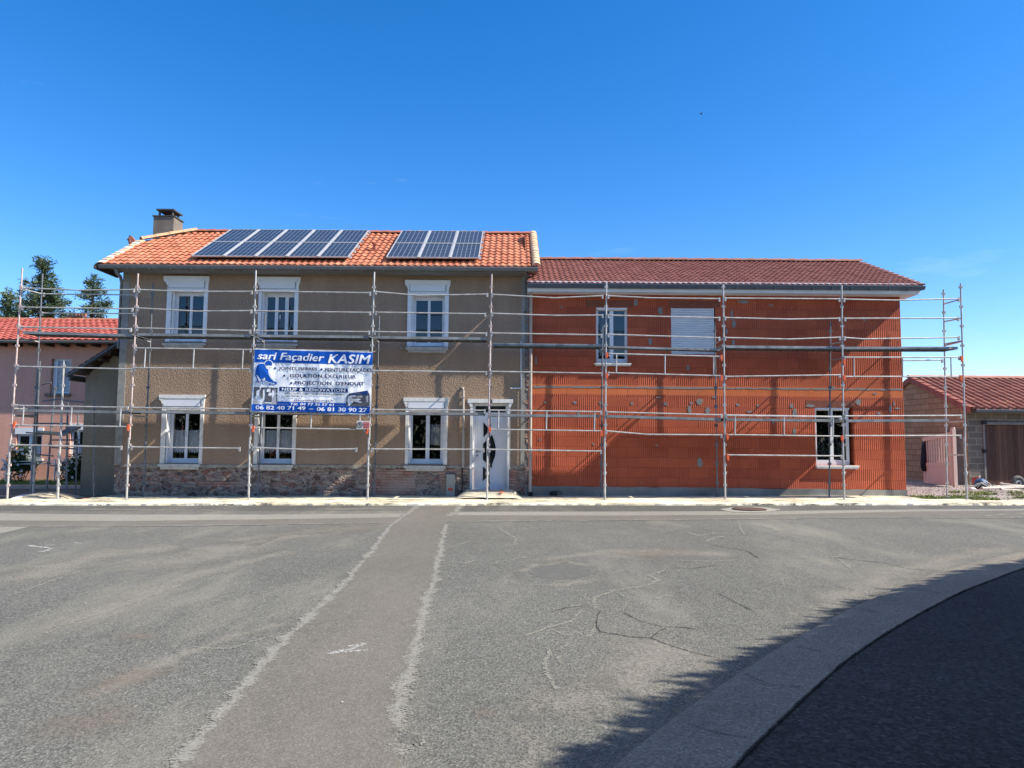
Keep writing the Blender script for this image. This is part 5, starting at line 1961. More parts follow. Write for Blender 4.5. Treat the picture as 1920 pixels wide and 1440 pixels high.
# ---- dusty pavement under the scaffold
mb = MB()
HP = .055
rp = random.Random(9)
n = 200
xa, xb_ = -14.5, 13.2
prev = None
for k in range(n + 1):
    x = xa + (xb_ - xa) * k / n
    yf = 16.86 + rp.uniform(-.02, .02) + .03 * math.sin(x * .9) + (max(0, x - 12.2) * .25)
    yb_ = 17.95 + .1 * math.sin(x * 2) if x < X0 - .2 else (YW + .3 if x < 10.4 else 17.95 + .12 * math.sin(x * 3))
    z = gz(x)
    h = HP if x < 11.5 else HP * .5
    row = [Vector((x, yf - .015, z - .02)), Vector((x, yf, z + h - .01)), Vector((x, yf + .02, z + h))]
    m = 12
    for j in range(1, m + 1):
        y = yf + .02 + (yb_ - yf - .02) * j / m
        row.append(Vector((x, y, z + h + .012 * noise.noise(Vector((x * 1.3, y * 4, 0))) + .01 * noise.noise(Vector((x * 5, y * 9, 3))))))
    row.append(Vector((x, yb_ + .01, z - .02)))
    if prev:
        for a in range(len(row) - 1):
            mb.raw([prev[a], row[a], row[a + 1], prev[a + 1]], [(0, 1, 2, 3)], 0, 0, True)
    prev = row
struct(mb.build('pavement', M['dust']))
# plastic-wrapped apron under the door step
mb = MB()
R = rect(868, 968, 925, 936)
pts = []
nx_, ny_ = 30, 8
for j in range(ny_ + 1):
    for i in range(nx_ + 1):
        s, t = i / nx_, j / ny_
        x = R[0] - .12 + (R[1] - R[0] + .24) * s
        y = 18.85 - 1.0 * t
        h = .17 * min(1, s * 7, (1 - s) * 7) * (1 - t ** 2 * .85) + .012 * noise.noise(Vector((x * 5, y * 6, 1)))
        pts.append((x, y, gz(x) + HP + .012 + h))
mb.raw(pts, [(j * (nx_ + 1) + i, j * (nx_ + 1) + i + 1, (j + 1) * (nx_ + 1) + i + 1, (j + 1) * (nx_ + 1) + i) for j in range(ny_) for i in range(nx_)], 0, 0, True)
tag(mb.build('dust_sheet', simple('cream_dust_sheet', (.56, .50, .37, 1), .9, var=.2, scale=4, bump=.4, bscale=12, bd=.02)), 'cream dust sheet draped over the ramp at the white front door', 'dust sheet')
ribbon('orange_mark', [(938, 925), (940, 932), (942, 941)], .07, HP + .16, M['orange_paint'], .6, .04, 95)
for (a, b, c_) in (((28, 944), (66, 943), .05), ((150, 941), (172, 940), .05), ((1362, 943), (1400, 943), .04)):
    ribbon('orange_mark', [a, b], c_, HP + .025, M['orange_paint'], .6, .06, 96)
# heap of sand and loose boards at the left corner
mb = MB()
c = G(88, 937)
n1, n2 = 22, 12
pts = []
for j in range(n2 + 1):
    for i in range(n1 + 1):
        s, t = (i / n1 - .5) * 2, (j / n2 - .5) * 2
        h = max(0, 1 - s * s) * max(0, 1 - t * t)
        pts.append((c.x + s * .75, c.y + .1 + t * .5, gz(c.x) + HP * .5 + h * .17 + .02 * h * noise.noise(Vector((s * 4, t * 4, 0)))))
mb.raw(pts, [(j * (n1 + 1) + i, j * (n1 + 1) + i + 1, (j + 1) * (n1 + 1) + i + 1, (j + 1) * (n1 + 1) + i) for j in range(n2) for i in range(n1)], 0, 0, True)
tag(mb.build('sand_heap', simple('pale_sand', (.42, .36, .25, 1), .95, var=.25, scale=6, bump=.5, bscale=60)), 'low heap of pale sand on the pavement between the left scaffold posts', 'sand heap')
for k in range(3):
    mb = MB()
    p = G(24 + 9 * k, 941 - k * 1.2) + Vector((0, 0, HP + .02))
    q = G(44 + 7 * k, 934.5 - k) + Vector((0, 0, HP + .03))
    mb.beam(p, q, .09, .03)
    tag(mb.build('board', M['white_old']), '%s pale board lying beside the sand heap by the corner scaffold post' % ('nearest', 'middle', 'farthest')[k], 'board', 'loose boards by the sand heap')

# ---- kerb and dark pavement, right foreground
KO = [(1115, 1495), (1165, 1437), (1280, 1345), (1395, 1265), (1490, 1205), (1590, 1150), (1685, 1107), (1760, 1077), (1840, 1056), (1920, 1038), (2050, 1018), (2250, 1000)]
KI = [(1330, 1495), (1380, 1437), (1440, 1375), (1530, 1290), (1600, 1230), (1700, 1165), (1800, 1112), (1860, 1088), (1920, 1066), (2000, 1046), (2150, 1024), (2350, 1003)]


ko = [G(u, v) for u, v in KO]
ki = [G(u, v, .07) for u, v in KI]
ko = [ko[0] + (ko[0] - ko[1]).normalized() * 5.0, ko[0] + (ko[0] - ko[1]).normalized() * 2.0] + ko
ki = [ki[0] + (ki[0] - ki[1]).normalized() * 5.0, ki[0] + (ki[0] - ki[1]).normalized() * 2.0] + ki
ko, ki = smooth(ko, 8), smooth(ki, 8)
mb = MB()
prev = None
for a, b in zip(ko, ki):
    z0 = gz(a.x)
    aa, bb = Vector((a.x, a.y, 0)), Vector((b.x, b.y, 0))
    row = []
    for t, h in ((0, -.02), (.0, .030), (.05, .042), (.24, .060), (.97, .075), (1.0, .072)):
        p = aa.lerp(bb, t)
        row.append(Vector((p.x, p.y, gz(p.x) + h)))
    if prev:
        for k in range(5):
            mb.raw([prev[k], row[k], row[k + 1], prev[k + 1]], [(0, 1, 2, 3)], 0, 0, k > 1)
    prev = row
struct(mb.build('kerb', M['kerb']))
mb = MB()
for a, b in zip(ki, ki[1:]):
    mb.face([Vector((a.x, a.y, gz(a.x) + .066)), Vector((b.x, b.y, gz(b.x) + .066)), Vector((b.x + 14, b.y - .5, gz(b.x + 14) + .066)), Vector((a.x + 14, a.y - .5, gz(a.x + 14) + .066))])
struct(mb.build('footpath', M['asphalt_dark']))
M['soft_joint'] = m_soft('soft_joint_dirt', (.012, .012, .012, 1), (.03, .03, .028, 1), .2, 9, .8, .6)
M['soft_edge'] = m_soft('soft_kerb_dust', (.16, .15, .125, 1), (.24, .225, .19, 1), .1, 6, .7, .9)
jn = soft_ribbons('kerb_dirt', [([(u, v) for u, v in KI], .018, 1)], 0, M['soft_joint'], 210)
for v_ in jn.data.vertices: v_.co.z = gz(v_.co.x) + .078
# follow the true kerb edge instead of its ground trace
def lay(ob, W, w, dz):
    me = ob.data
    n = len(W)
    vs, fs, sf = [], [], []
    for i, p in enumerate(W):
        d = (W[min(i + 1, n - 1)] - W[max(i - 1, 0)]); d.z = 0; d.normalize()
        s = Vector((-d.y, d.x, 0))
        ww = w * (1 + .7 * noise.noise(p * 3.1))
        for t, v in ((-1, 0), (-.5, .62), (0, 1), (.5, .62), (1, 0)):
            c = p + s * ww * t
            vs.append((c.x, c.y, gz(c.x) + dz)); sf.append(v)
        b = 5 * i
        if i:
            for k in range(4): fs.append((b - 5 + k, b - 4 + k, b + 1 + k, b + k))
    me.clear_geometry()
    me.from_pydata(vs, [], fs)
    at = me.attributes.get('soft') or me.attributes.new('soft', 'FLOAT', 'POINT')
    at.data.foreach_set('value', sf)
lay(jn, ki, .011, .079)
lay(soft_ribbons('kerb_dust', [([(1200, 1400), (1300, 1300)], .1)], 0, M['soft_edge'], 211), ko, .12, .0055)
for k, (pts, w, mt) in enumerate([([(1397, 1264), (1440, 1282), (1500, 1289)], .009, 'soft_joint'), ([(1280, 1345), (1335, 1368), (1400, 1382)], .014, 'soft_edge'), ([(1490, 1205), (1545, 1222)], .014, 'soft_edge'),
                                  ([(1590, 1130), (1650, 1148)], .014, 'soft_edge'), ([(1700, 1100), (1760, 1112)], .014, 'soft_edge')]):
    W = smooth([G(u, v, .075) for u, v in pts], 8)
    jo = soft_ribbons('kerb_joint', [([(1300, 1300), (1310, 1310)], .1)], 0, M[mt], 220 + k)
    lay(jo, W, w, .0785)

# ================================================================== GRASS, GRAVEL
flatw('gravel', [(10.4, 17.9), (40, 17.9), (40, 40), (10.4, 40)], .006, M['gravel'])
mb = MB()
rr = random.Random(33)


def blades(mb, x0, x1, y0, y1, n, h, dens=None, z=None):
    for _ in range(n):
        x, y = rr.uniform(x0, x1), rr.uniform(y0, y1)
        if dens and not dens(x, y): continue
        zz = gz(x) if z is None else z
        a = rr.uniform(0, math.pi)
        hh = h * rr.uniform(.4, 1.2)
        w = rr.uniform(.008, .02)
        dx, dy = math.cos(a) * w, math.sin(a) * w
        lx, ly = rr.uniform(-.5, .5) * hh, rr.uniform(-.5, .5) * hh
        mb.face([(x - dx, y - dy, zz), (x + dx, y + dy, zz), (x + lx, y + ly, zz + hh)], 0, rr.uniform(.01, 1))


nz = lambda s, th: (lambda x, y: noise.noise(Vector((x * s, y * s * 2, 7))) > th)
blades(mb, -22, -11, 22.75, 24.9, 26000, .17)
struct(mb.build('grass', M['grass']), 'stuff')
mb = MB()
blades(mb, 10.5, 12.4, 18.0, 19.3, 2600, .09, nz(1.8, -.05))
blades(mb, 12.6, 18, 18.6, 21.0, 9000, .08, nz(1.1, .08))
blades(mb, 15.4, 18, 20.8, 22.6, 3500, .09, nz(1.5, .0))
struct(mb.build('grass_tufts', M['grass']), 'stuff')
mb = MB()
for _ in range(2600):   # loose stones
    x, y = rr.uniform(10.5, 18), rr.uniform(18.0, 23.5)
    s = rr.uniform(.012, .035)
    z = gz(x) + .006
    p = [(x + s * math.cos(t * 1.57 + 1), y + s * math.sin(t * 1.57 + 1), z) for t in range(4)]
    mb.raw(p + [(x, y, z + s * .8)], [(0, 1, 4), (1, 2, 4), (2, 3, 4), (3, 0, 4)])
struct(mb.build('loose_gravel', M['gravel']), 'stuff')
flatw('left_lawn', [(-40, 22.7), (-10.6, 22.7), (-10.6, 25.3), (-40, 25.3)], .03, M['field'])
mb = MB()
mb.box((-38, 22.45, -.3), (-11, 22.7, gz(-13) + .09))
struct(mb.build('left_kerb', M['pink_ground']))

# ================================================================== PINK HOUSE
ph = thing('pink_house', 'low pink rendered house with red tile roof behind the scaffold', 'house', (-16, 27, gz(-16)))
YP = 25.0
zpe = P(100, 641, YP - .5).z
zpr = P(100, 600, YP + 4).z
px0, px1 = -24.0, -11.2
PW = [rect(95, 132, 673, 738, YP), rect(30, 78, 814, 860, YP), rect(131, 156, 806, 860, YP)]
mb = MB()
wall_xz(mb, px0, px1, lambda x: gz(x) - .1, zpe, YP, PW, .2, 0, 0)
mb.face([(px0, YP, -.5), (px0, YP + 8, -.5), (px0, YP + 8, zpe), (px0, YP, zpe)])
mb.face([(px1, YP, -.5), (px1, YP + 8, -.5), (px1, YP + 8, zpe), (px1, YP, zpe)])
for x in (px0, px1): mb.face([(x, YP, zpe), (x, YP + 8, zpe), (x, YP + 4, zpr - .1)])
mb.build('wall', M['stucco_pink'], ph)
mb = MB()
tile_roof(mb, px0 - .2, px1 + .2, (YP - .55, zpe + .05), (YP + 4, zpr), 12, .24, .03, .045, seg=5)
prf = mb.build('roof', M['tile_red'], ph)
mb = MB()
tile_roof(mb, px0 - .2, px1 + .2, (YP + 8.55, zpe + .05), (YP + 4, zpr), 12, .24, .03, .045, seg=3)
mb.build('rear_slope', M['tile_red'], prf)
mb = MB()
ridge_tiles(mb, (px1 + .2, YP + 4, zpr + .01), (px0 - .2, YP + 4, zpr + .01), .4, .09)
mb.build('ridge', M['ridge_red'], prf)
mb = MB()
a = P(132, 600, YP + 4.6)
b = P(160, 600, YP + 4.6)
mb.box((a.x, YP + 4.4, zpr - .5), (b.x, YP + 5.0, P(140, 595, YP + 4.5).z))
mb.box((a.x - .06, YP + 4.35, P(140, 595, YP + 4.5).z), (b.x + .02, YP + 5.05, P(140, 592.5, YP + 4.5).z), 1)
c1 = mb.build('chimney', [M['chimney'], M['chimney_cap']], prf)
mb = MB()
for u in (143, 149, 155, 160):
    p = P(u, 592, YP + 4.7)
    mb.tube([p + Vector((0, 0, -.08)), p + Vector((0, 0, .12))], .055, 8)
mb.build('chimney_pot', M['ridge_red'], c1)
mb = MB()
gutter(mb, px0 - .1, px1 + .1, YP - .62, zpe + .02, .06)
mb.build('gutter', M['fascia'], ph)
mb = MB()
x = px0
while x < px1:
    mb.box((x, YP - .5, zpe - .12), (x + .07, YP, zpe - .01))
    x += .55
mb.build('rafter_ends', M['wood_dark'], ph)
# louvred shutter, closed
R = PW[0]
mb = MB()
plank_frame(mb, (R[0] + .14, R[1], R[2], R[3]), .06, YP + .05, YP + .1)
k = R[2] + .07
while k < R[3] - .08:
    mb.beam((R[0] + .2, YP + .075, k), (R[1] - .06, YP + .075, k), .05, .012, up=(0, -.7, .7))
    k += .062
mb.box(((R[0] + R[1]) / 2 + .04, YP + .046, R[2]), ((R[0] + R[1]) / 2 + .1, YP + .1, R[3]))
mb.box((R[0] + .02, YP + .11, R[2]), (R[1] - .02, YP + .13, R[3]))
mb.build('louvred_shutter', M['shutter'], ph)
mb = MB()
mb.box((R[0] - .12, YP - .1, R[2] - .1), (R[1] + .05, YP + .1, R[2]))
mb.build('sill', M['chimney'], ph)
for R in PW[1:]:
    mb = MB()
    plank_frame(mb, R, .07, YP + .08, YP + .14)
    xm = (R[0] + R[1]) / 2
    mb.box((xm - .05, YP + .083, R[2] + .07), (xm + .05, YP + .138, R[3] - .07))
    w_ = mb.build('window', M['pvc'], ph)
    mb = MB()
    mb.face([(R[0], YP + .11, R[2]), (R[1], YP + .11, R[2]), (R[1], YP + .11, R[3]), (R[0], YP + .11, R[3])])
    mb.build('pane', M['glass_dark'], w_)
    mb = MB()
    mb.box((R[0] + .1, YP + .095, R[2] + .1), (xm - .06, YP + .1, R[2] + (R[3] - R[2]) * .5))
    mb.box((xm + .06, YP + .095, R[2] + .1), (R[1] - .1, YP + .1, R[2] + (R[3] - R[2]) * .5))
    mb.build('curtain', M['ban_lgrey'], w_)
    mb = MB()
    mb.box((R[0] - .05, YP - .03, R[3]), (R[1] + .05, YP + .05, R[3] + .22))
    mb.build('shutter_box', M['pvc'], w_)
    mb = MB()
    mb.box((R[0] - .1, YP - .09, R[2] - .07), (R[1] + .1, YP + .1, R[2]))
    mb.build('sill', M['grey_sill'], w_)


# ---- rose bushes, rail and hoop in the garden
def leafball(mb, c, rx, ry, rz, n, size, r, cut=.0, f=1.7):
    k = 0
    while k < n:
        p = Vector((r.gauss(0, .5), r.gauss(0, .5), r.gauss(0, .5)))
        if p.length > 1.15: continue
        q = Vector((c[0] + p.x * rx, c[1] + p.y * ry, c[2] + p.z * rz))
        if noise.noise(q * f) < cut - .25: k += .3; continue
        a = Vector((r.uniform(-1, 1), r.uniform(-1, 1), r.uniform(-1, 1))).normalized()
        b = a.cross(Vector((r.uniform(-1, 1), r.uniform(-1, 1), r.uniform(-1, 1)))).normalized()
        s = size * r.uniform(.6, 1.3)
        mb.face([q - a * s, q + b * s * .5, q + a * s, q - b * s * .5], 0, r.uniform(.01, 1))
        k += 1


for k, (u0, u1, v0, v1, lab) in enumerate([(17, 56, 840, 905, 'white rose bush under the left window of the pink house'), (112, 158, 856, 908, 'white rose bush next to the grey annex wall')]):
    t = thing('rose_bush', lab, 'bush', G((u0 + u1) / 2, 905), 'rose bushes of the pink house')
    a, b = P(u0, v1, 24.2), P(u1, v0, 24.2)
    c = (a + b) / 2
    mb = MB()
    leafball(mb, (c.x, 24.3, c.z), (b.x - a.x) * .62, .5, (b.z - a.z) * .58, 2600, .045, rr, .1, 2.2)
    mb.build('foliage', M['rose'], t)
    for j in range(16):
        mb = MB()
        p = Vector((rr.uniform(a.x, b.x), 23.85, rr.uniform(a.z + .25, b.z)))
        for q in range(5):
            s = .03
            th = q * 1.26
            mb.face([p, p + Vector((math.cos(th) * s * 1.6, -.01, math.sin(th) * s * 1.6)), p + Vector((math.cos(th + .9) * s * 1.6, .01, math.sin(th + .9) * s * 1.6))])
        mb.build('flower', M['petal'], t)
    mb = MB()
    for j in range(7):
        mb.tube([(c.x + (j - 3) * .03, 24.3, gz(c.x)), (c.x + (j - 3) * .14, 24.3 + rr.uniform(-.2, .2), c.z + rr.uniform(0, .3))], .012, 5)
    mb.build('stems', M['bark'], t)
mb = MB()
for v in (864.5, 869.5):
    mb.tube([P(18, v + 1, 24.0), P(106, v - .5, 24.0)], .018, 6)
for u in (22, 60, 104):
    p = P(u, 864, 24.0)
    mb.tube([p + Vector((0, 0, .05)), (p.x, 24.0, gz(p.x))], .022, 6)
tag(mb.build('garden_rail', M['white_old']), 'low white garden rail in front of the pink house window', 'rail')
mb = MB()
mb.tube([P(3 + 9 * math.sin(t * .24), 869 + 0 - 8 * math.cos(t * .24) + (t * .7), 23.9) for t in range(9)], .03, 6)
c = P(12, 878, 23.9)
mb.tube([c, (c.x, 23.9, gz(c.x))], .02, 6)
tag(mb.build('garden_hoop', M['white_old']), 'white curved hoop standing in the grass at the left edge', 'hoop')


# ================================================================== TREES
def conifer(name, u_top, v_top, Y, base_z, spread, mat, label, seedv, n=26000, lean=0.0, gap=.0, leader=.2):
    r = random.Random(seedv)
    top = P(u_top, v_top, Y)
    t = thing(name, label, 'tree', (top.x, Y, gz(top.x)), 'conifers behind the pink house')
    mb = MB()
    H = top.z
    mb.tube([(top.x, Y, gz(top.x)), (top.x + lean * .3, Y, H * .5), (top.x + lean * .1, Y, H * .8), (top.x, Y, H)], .2, 8, rr=[.26, .17, .08, .02])
    nb = 95
    tips = []
    for i in range(nb):
        f = (i / nb) ** .8
        z = base_z + (H - base_z) * f
        a = r.uniform(0, 2 * math.pi)
        L = spread * ((1 - f) ** .95) * r.uniform(.45, 1.2) + leader * r.uniform(.4, 1)
        d = Vector((math.cos(a), math.sin(a), 0))
        p0 = Vector((top.x, Y, z))
        p1 = p0 + d * L * .5 + Vector((0, 0, -.04 * L))
        p2 = p0 + d * L + Vector((0, 0, L * r.uniform(.0, .28)))
        mb.tube([p0, p1, p2], .03, 5, rr=[.035, .02, .006], caps=False)
        tips.append((p0, p1, p2, L))
    mb.build('trunk', M['bark'], t)
    mb = MB()
    tot = sum(x[3] for x in tips)
    for p0, p1, p2, L in tips:
        m = int(n * L / tot / 26) + 1
        for _ in range(m):
            s = r.uniform(.15, 1.0) ** .8
            c = (p0.lerp(p1, s * 2) if s < .5 else p1.lerp(p2, s * 2 - 1))
            cl = c + Vector((r.gauss(0, .13), r.gauss(0, .13), r.gauss(0, .11))) * (1 + .5 * (1 - s))
            sh = r.uniform(.01, 1)
            w = .26
            dirn = (p2 - p0).normalized()
            for _ in range(26):
                q = cl + Vector((r.gauss(0, .10), r.gauss(0, .10), r.gauss(0, .07)))
                a = (dirn + Vector((r.uniform(-1, 1), r.uniform(-1, 1), r.uniform(-.6, .9)))).normalized()
                b = a.cross(Vector((r.uniform(-1, 1), r.uniform(-1, 1), 1))).normalized()
                l, ww = r.uniform(.06, .13), r.uniform(.018, .035)
                mb.face([q - a * l, q + b * ww, q + a * l, q - b * ww], 0, min(1, max(.01, sh * .5 + r.uniform(0, .5))))
    mb.build('crown', mat, t)
    return t


conifer('conifer', 81, 484, 37.5, 2.5, 3.9, M['conifer'], 'tall dark pointed conifer behind the pink house roof', 1, 40000, leader=.3)
conifer('conifer', 176, 517, 38.5, 2.5, 2.9, M['conifer_pale'], 'smaller grey-green conifer behind the pink house chimney', 2, 17000, leader=.25)
conifer('conifer', 20, 545, 39.5, 2.5, 2.7, M['conifer_pale'], 'low spreading conifer left of the tall dark one', 3, 20000, leader=.3)
conifer('conifer', -30, 545, 41, 2.5, 2.2, M['conifer'], 'dark conifer at the left picture edge behind the pink house', 4, 20000)

# hedge beside the footpath, right of the camera: only its shadow lies in the picture
hb = [(-1.8, -6.0), (-1.6, -1.0)]
for u, v in ((1030, 1480), (1068, 1440), (1128, 1388), (1203, 1350), (1258, 1315), (1328, 1262), (1376, 1243), (1474, 1202), (1523, 1172), (1573, 1148), (1622, 1128), (1690, 1108), (1765, 1090), (1818, 1076), (1925, 1055), (2100, 1030)):
    p = G(u, v); hb.append((p.x, p.y))
HT = 3.5
SX, SY = 4.4 / 4.0, -1 / 4.0
hl = [Vector((x + HT * SX, y + HT * SY, 0)) for x, y in hb]
ht = thing('hedge', 'tall dark leafy hedge beside the footpath throwing the spiky shadow on the kerb', 'hedge', hl[6])
mb = MB()
r = random.Random(8)
cum = [0]
for a, b in zip(hl, hl[1:]): cum.append(cum[-1] + (b - a).length)
TOT = cum[-1]


def on_h(s):
    for i in range(len(hl) - 1):
        if s <= cum[i + 1]:
            return hl[i].lerp(hl[i + 1], (s - cum[i]) / (cum[i + 1] - cum[i])), (hl[i + 1] - hl[i]).normalized()
    return hl[-1], (hl[-1] - hl[-2]).normalized()


for _ in range(75000):
    p, d = on_h(r.uniform(0, TOT))
    s = Vector((d.y, -d.x, 0))
    z = HT * r.random() ** .7 + .0
    q = p + s * (r.uniform(-.04, .75)) + Vector((0, 0, z))
    a = Vector((r.uniform(-1, 1), r.uniform(-1, 1), r.uniform(-1, 1))).normalized()
    b = a.cross(Vector((r.uniform(-1, 1), r.uniform(-1, 1), 1))).normalized()
    l = r.uniform(.045, .085)
    mb.face([q - a * l, q + b * l * .5, q + a * l, q - b * l * .5], 0, r.uniform(.01, 1))
k = 0
while k < 1500:   # upright shoots above the clipped top
    p, d = on_h(r.uniform(0, TOT))
    s = Vector((d.y, -d.x, 0))
    q = p + s * r.uniform(-.03, .35) + Vector((0, 0, HT - .1))
    H = r.uniform(.04, .22) * (1 + .4 * noise.noise(p * .9))
    tip = q + Vector((r.uniform(-.10, .10), r.uniform(-.10, .10), H + .1))
    for j in range(18):
        t = j / 18
        c = q.lerp(tip, t)
        a = ((tip - q).normalized() + Vector((r.uniform(-1, 1), r.uniform(-1, 1), r.uniform(-.2, .6)))).normalized()
        b = a.cross(Vector((r.uniform(-1, 1), r.uniform(-1, 1), .3))).normalized()
        l = .06 * (1.15 - t)
        c2 = c + a * l
        mb.face([c2 - a * l, c2 + b * l * .5, c2 + a * l, c2 - b * l * .5], 0, r.uniform(.01, 1))
    k += 1
mb.build('foliage', M['hedge'], ht)
mb = MB()
s_ = 0
for i in range(len(hl) - 1):
    a, b = hl[i], hl[i + 1]
    d = (b - a).normalized()
    s = Vector((d.y, -d.x, 0))
    mb.raw([a + s * .05, b + s * .05, b + s * .55, a + s * .55, a + s * .05 + Vector((0, 0, HT - .05)), b + s * .05 + Vector((0, 0, HT - .05)), b + s * .55 + Vector((0, 0, HT - .05)), a + s * .55 + Vector((0, 0, HT - .05))],
           [(0, 1, 5, 4), (2, 3, 7, 6), (4, 5, 6, 7)], 0, .2)
mb.build('inner_growth', M['hedge'], ht)

# trees across the street behind the camera: seen only as the dark half of the window reflections
bt = thing('tree_row', 'dense dark row of trees across the street behind the viewer', 'trees', (0, -14, 0))
mb = MB()
for _ in range(34000):
    x = r.uniform(-48, 48)
    H = 4.6 + 1.2 * noise.noise(Vector((x * .35, 0, 0))) + .8 * noise.noise(Vector((x * 1.5, 3, 0)))
    q = Vector((x, -14 + r.uniform(-.9, .9), H * r.random() ** .8))
    a = Vector((r.uniform(-1, 1), r.uniform(-1, 1), r.uniform(-1, 1))).normalized()
    b = a.cross(Vector((r.uniform(-1, 1), r.uniform(-1, 1), 1))).normalized()
    l = r.uniform(.15, .32)
    mb.face([q - a * l, q + b * l * .6, q + a * l, q - b * l * .6], 0, r.uniform(.01, 1))
mb.build('crown', M['hedge'], bt)
mb = MB()
for k in range(24): mb.tube([(-46 + 4 * k, -14.2, -.2), (-46 + 4 * k, -14.2, 3.2)], .14, 7)
mb.build('trunk', M['bark'], bt)

# ================================================================== GARAGE
gb = thing('garage', 'concrete-block garage with brown tiled roof and dark plank door', 'garage', (18, 26, gz(18)))
gx0 = P(1815, 850, 23.9).x
GY = 23.9
GA = 27.1
zge = P(1860, 768, GY - .3).z
zga = P(1714, 711, GA).z
gx1 = gx0 + 8
DR = rect(1846, 2010, 795, 913, GY)
SD = (24.1, 25.0)
mb = MB()
wall_xz(mb, gx0, gx1, lambda x: gz(x) - .1, zge, GY, [DR], .15, 0, 0)
mb.face([(gx1, GY, -.1), (gx1, GY + 6.4, -.1), (gx1, GY + 6.4, zge), (gx1, GY, zge)])
mb.face([(gx0, GY + 6.4, -.1), (gx1, GY + 6.4, -.1), (gx1, GY + 6.4, zge), (gx0, GY + 6.4, zge)])
mb.build('front_wall', M['block_grey'], gb)
mb = MB()
zd = P(1790, 808, 24.5).z
g0 = gz(gx0) - .1
mb.face([(gx0 - .002, GY, g0), (gx0 - .002, SD[0], g0), (gx0 - .002, SD[0], zge), (gx0 - .002, GY, zge)])
mb.face([(gx0 - .002, SD[0], zd), (gx0 - .002, SD[1], zd), (gx0 - .002, SD[1], zge), (gx0 - .002, SD[0], zge)])
mb.face([(gx0 - .002, SD[1], g0), (gx0 - .002, GY + 6.4, g0), (gx0 - .002, GY + 6.4, zge), (gx0 - .002, SD[1], zge)])
mb.face([(gx0 - .002, GY, zge), (gx0 - .002, GY + 6.4, zge), (gx0 - .002, GA, zga - .04)])
mb.build('gable_wall', M['block_pink'], gb)
mb = MB()
mb.box((gx0 - .03, SD[0] - .02, zd), (gx0 + .05, SD[1] + .1, zd + .08))
mb.box((gx0 + .02, SD[0], g0), (gx0 + .07, SD[1], zd))
mb.build('side_door', simple('grey_side_door', (.20, .16, .13, 1), .8, var=.2), gb)
mb = MB()
mb.box((DR[0] + .03, GY + .08, DR[2]), (DR[1], GY + .13, DR[3] - .03))
gd = mb.build('garage_door', M['planks'], gb)
mb = MB()
mb.box((DR[0] - .03, GY - .03, DR[2] - .1), (DR[0] + .03, GY + .06, DR[3]))
mb.box((DR[0] - .03, GY - .04, DR[3] - .03), (DR[1] + .1, GY + .06, DR[3] + .05))
mb.build('door_frame', M['fascia'], gd)
mb = MB()
c = P(1845, 846, GY)
mb.box((c.x - .06, GY - .07, c.z - .06), (c.x + .05, GY + .0, c.z + .06))
mb.build('hinge', M['black'], gd)
mb = MB()
mb.box((DR[0] - .06, GY - .08, DR[3] - .02), (DR[0] + .08, GY - .02, DR[3] + .1))
mb.build('hinge', M['black'], gd)
mb = MB()
tile_roof(mb, gx0 - .05, gx1, (GY - .38, zge + .0), (GA, zga + .03), 9, .27, .07, .022, seg=8)
gr = mb.build('roof', M['tile_garage'], gb)
mb = MB()
tile_roof(mb, gx0 - .05, gx1, (GA * 2 - GY + .38, zge + .0), (GA, zga + .03), 10, .26, .055, .035, seg=4)
mb.build('rear_slope', M['tile_garage'], gr)
mb = MB()
ridge_tiles(mb, (gx1, GA, zga + .06), (gx0 - .1, GA, zga + .06), .42, .12)
mb.build('ridge', simple('pink_ridge_tile', (.42, .21, .16, 1), .8, var=.2), gr)
mb = MB()
for sgn, ye in ((1, GY - .38), (-1, GA * 2 - GY + .38)):
    a0, a1 = Vector((gx0 - .09, ye, zge - .0)), Vector((gx0 - .09, GA, zga + .03))
    for i in range(9):
        a, b = a0.lerp(a1, i / 9), a0.lerp(a1, (i + 1.03) / 9)
        mb.raw([a + Vector((0, 0, .08)), b + Vector((0, 0, .05)), b + Vector((0, 0, -.16)), a + Vector((0, 0, -.13)), a + Vector((.16, 0, .10)), b + Vector((.16, 0, .07))], [(0, 1, 2, 3), (0, 1, 5, 4)], 0, .3 + .4 * (i % 2))
mb.build('verge_tiles', simple('dark_red_verge', (.30, .10, .075, 1), .8, var=.2), gr)
mb = MB()
gutter(mb, gx0 + .02, gx1, GY - .5, zge - .02, .075)
mb.build('gutter', M['slate_gutter'], gb)

# ---- pink gate standing open, jacket, site clutter
gt_ = thing('gate', 'pale pink slatted gate leaf standing open beside the block garage', 'gate', (14.4, 23, gz(14.4)))
ga, gbp = P(1735, 907, 24.6), P(1789, 912, 23.0)
gah, gbh = P(1735, 821, 24.6).z, P(1789, 810, 23.0).z
ga.z, gbp.z = P(1735, 905, 24.6).z, P(1789, 911, 23.0).z
dv = Vector((gbp.x - ga.x, gbp.y - ga.y, 0))
dn = dv.normalized()


def gpt(s, t):
    x = ga + dv * s
    z0, z1 = ga.z + (gbp.z - ga.z) * s, gah + (gbh - gah) * s
    return Vector((x.x, x.y, z0 + (z1 - z0) * t))


mb = MB()
nrm = Vector((dn.y, -dn.x, 0)) * .05


def gbar(s0, s1, t0, t1, th=1.0):
    mb.prism([gpt(s0, t0), gpt(s1, t0), gpt(s1, t1), gpt(s0, t1)], nrm * th)


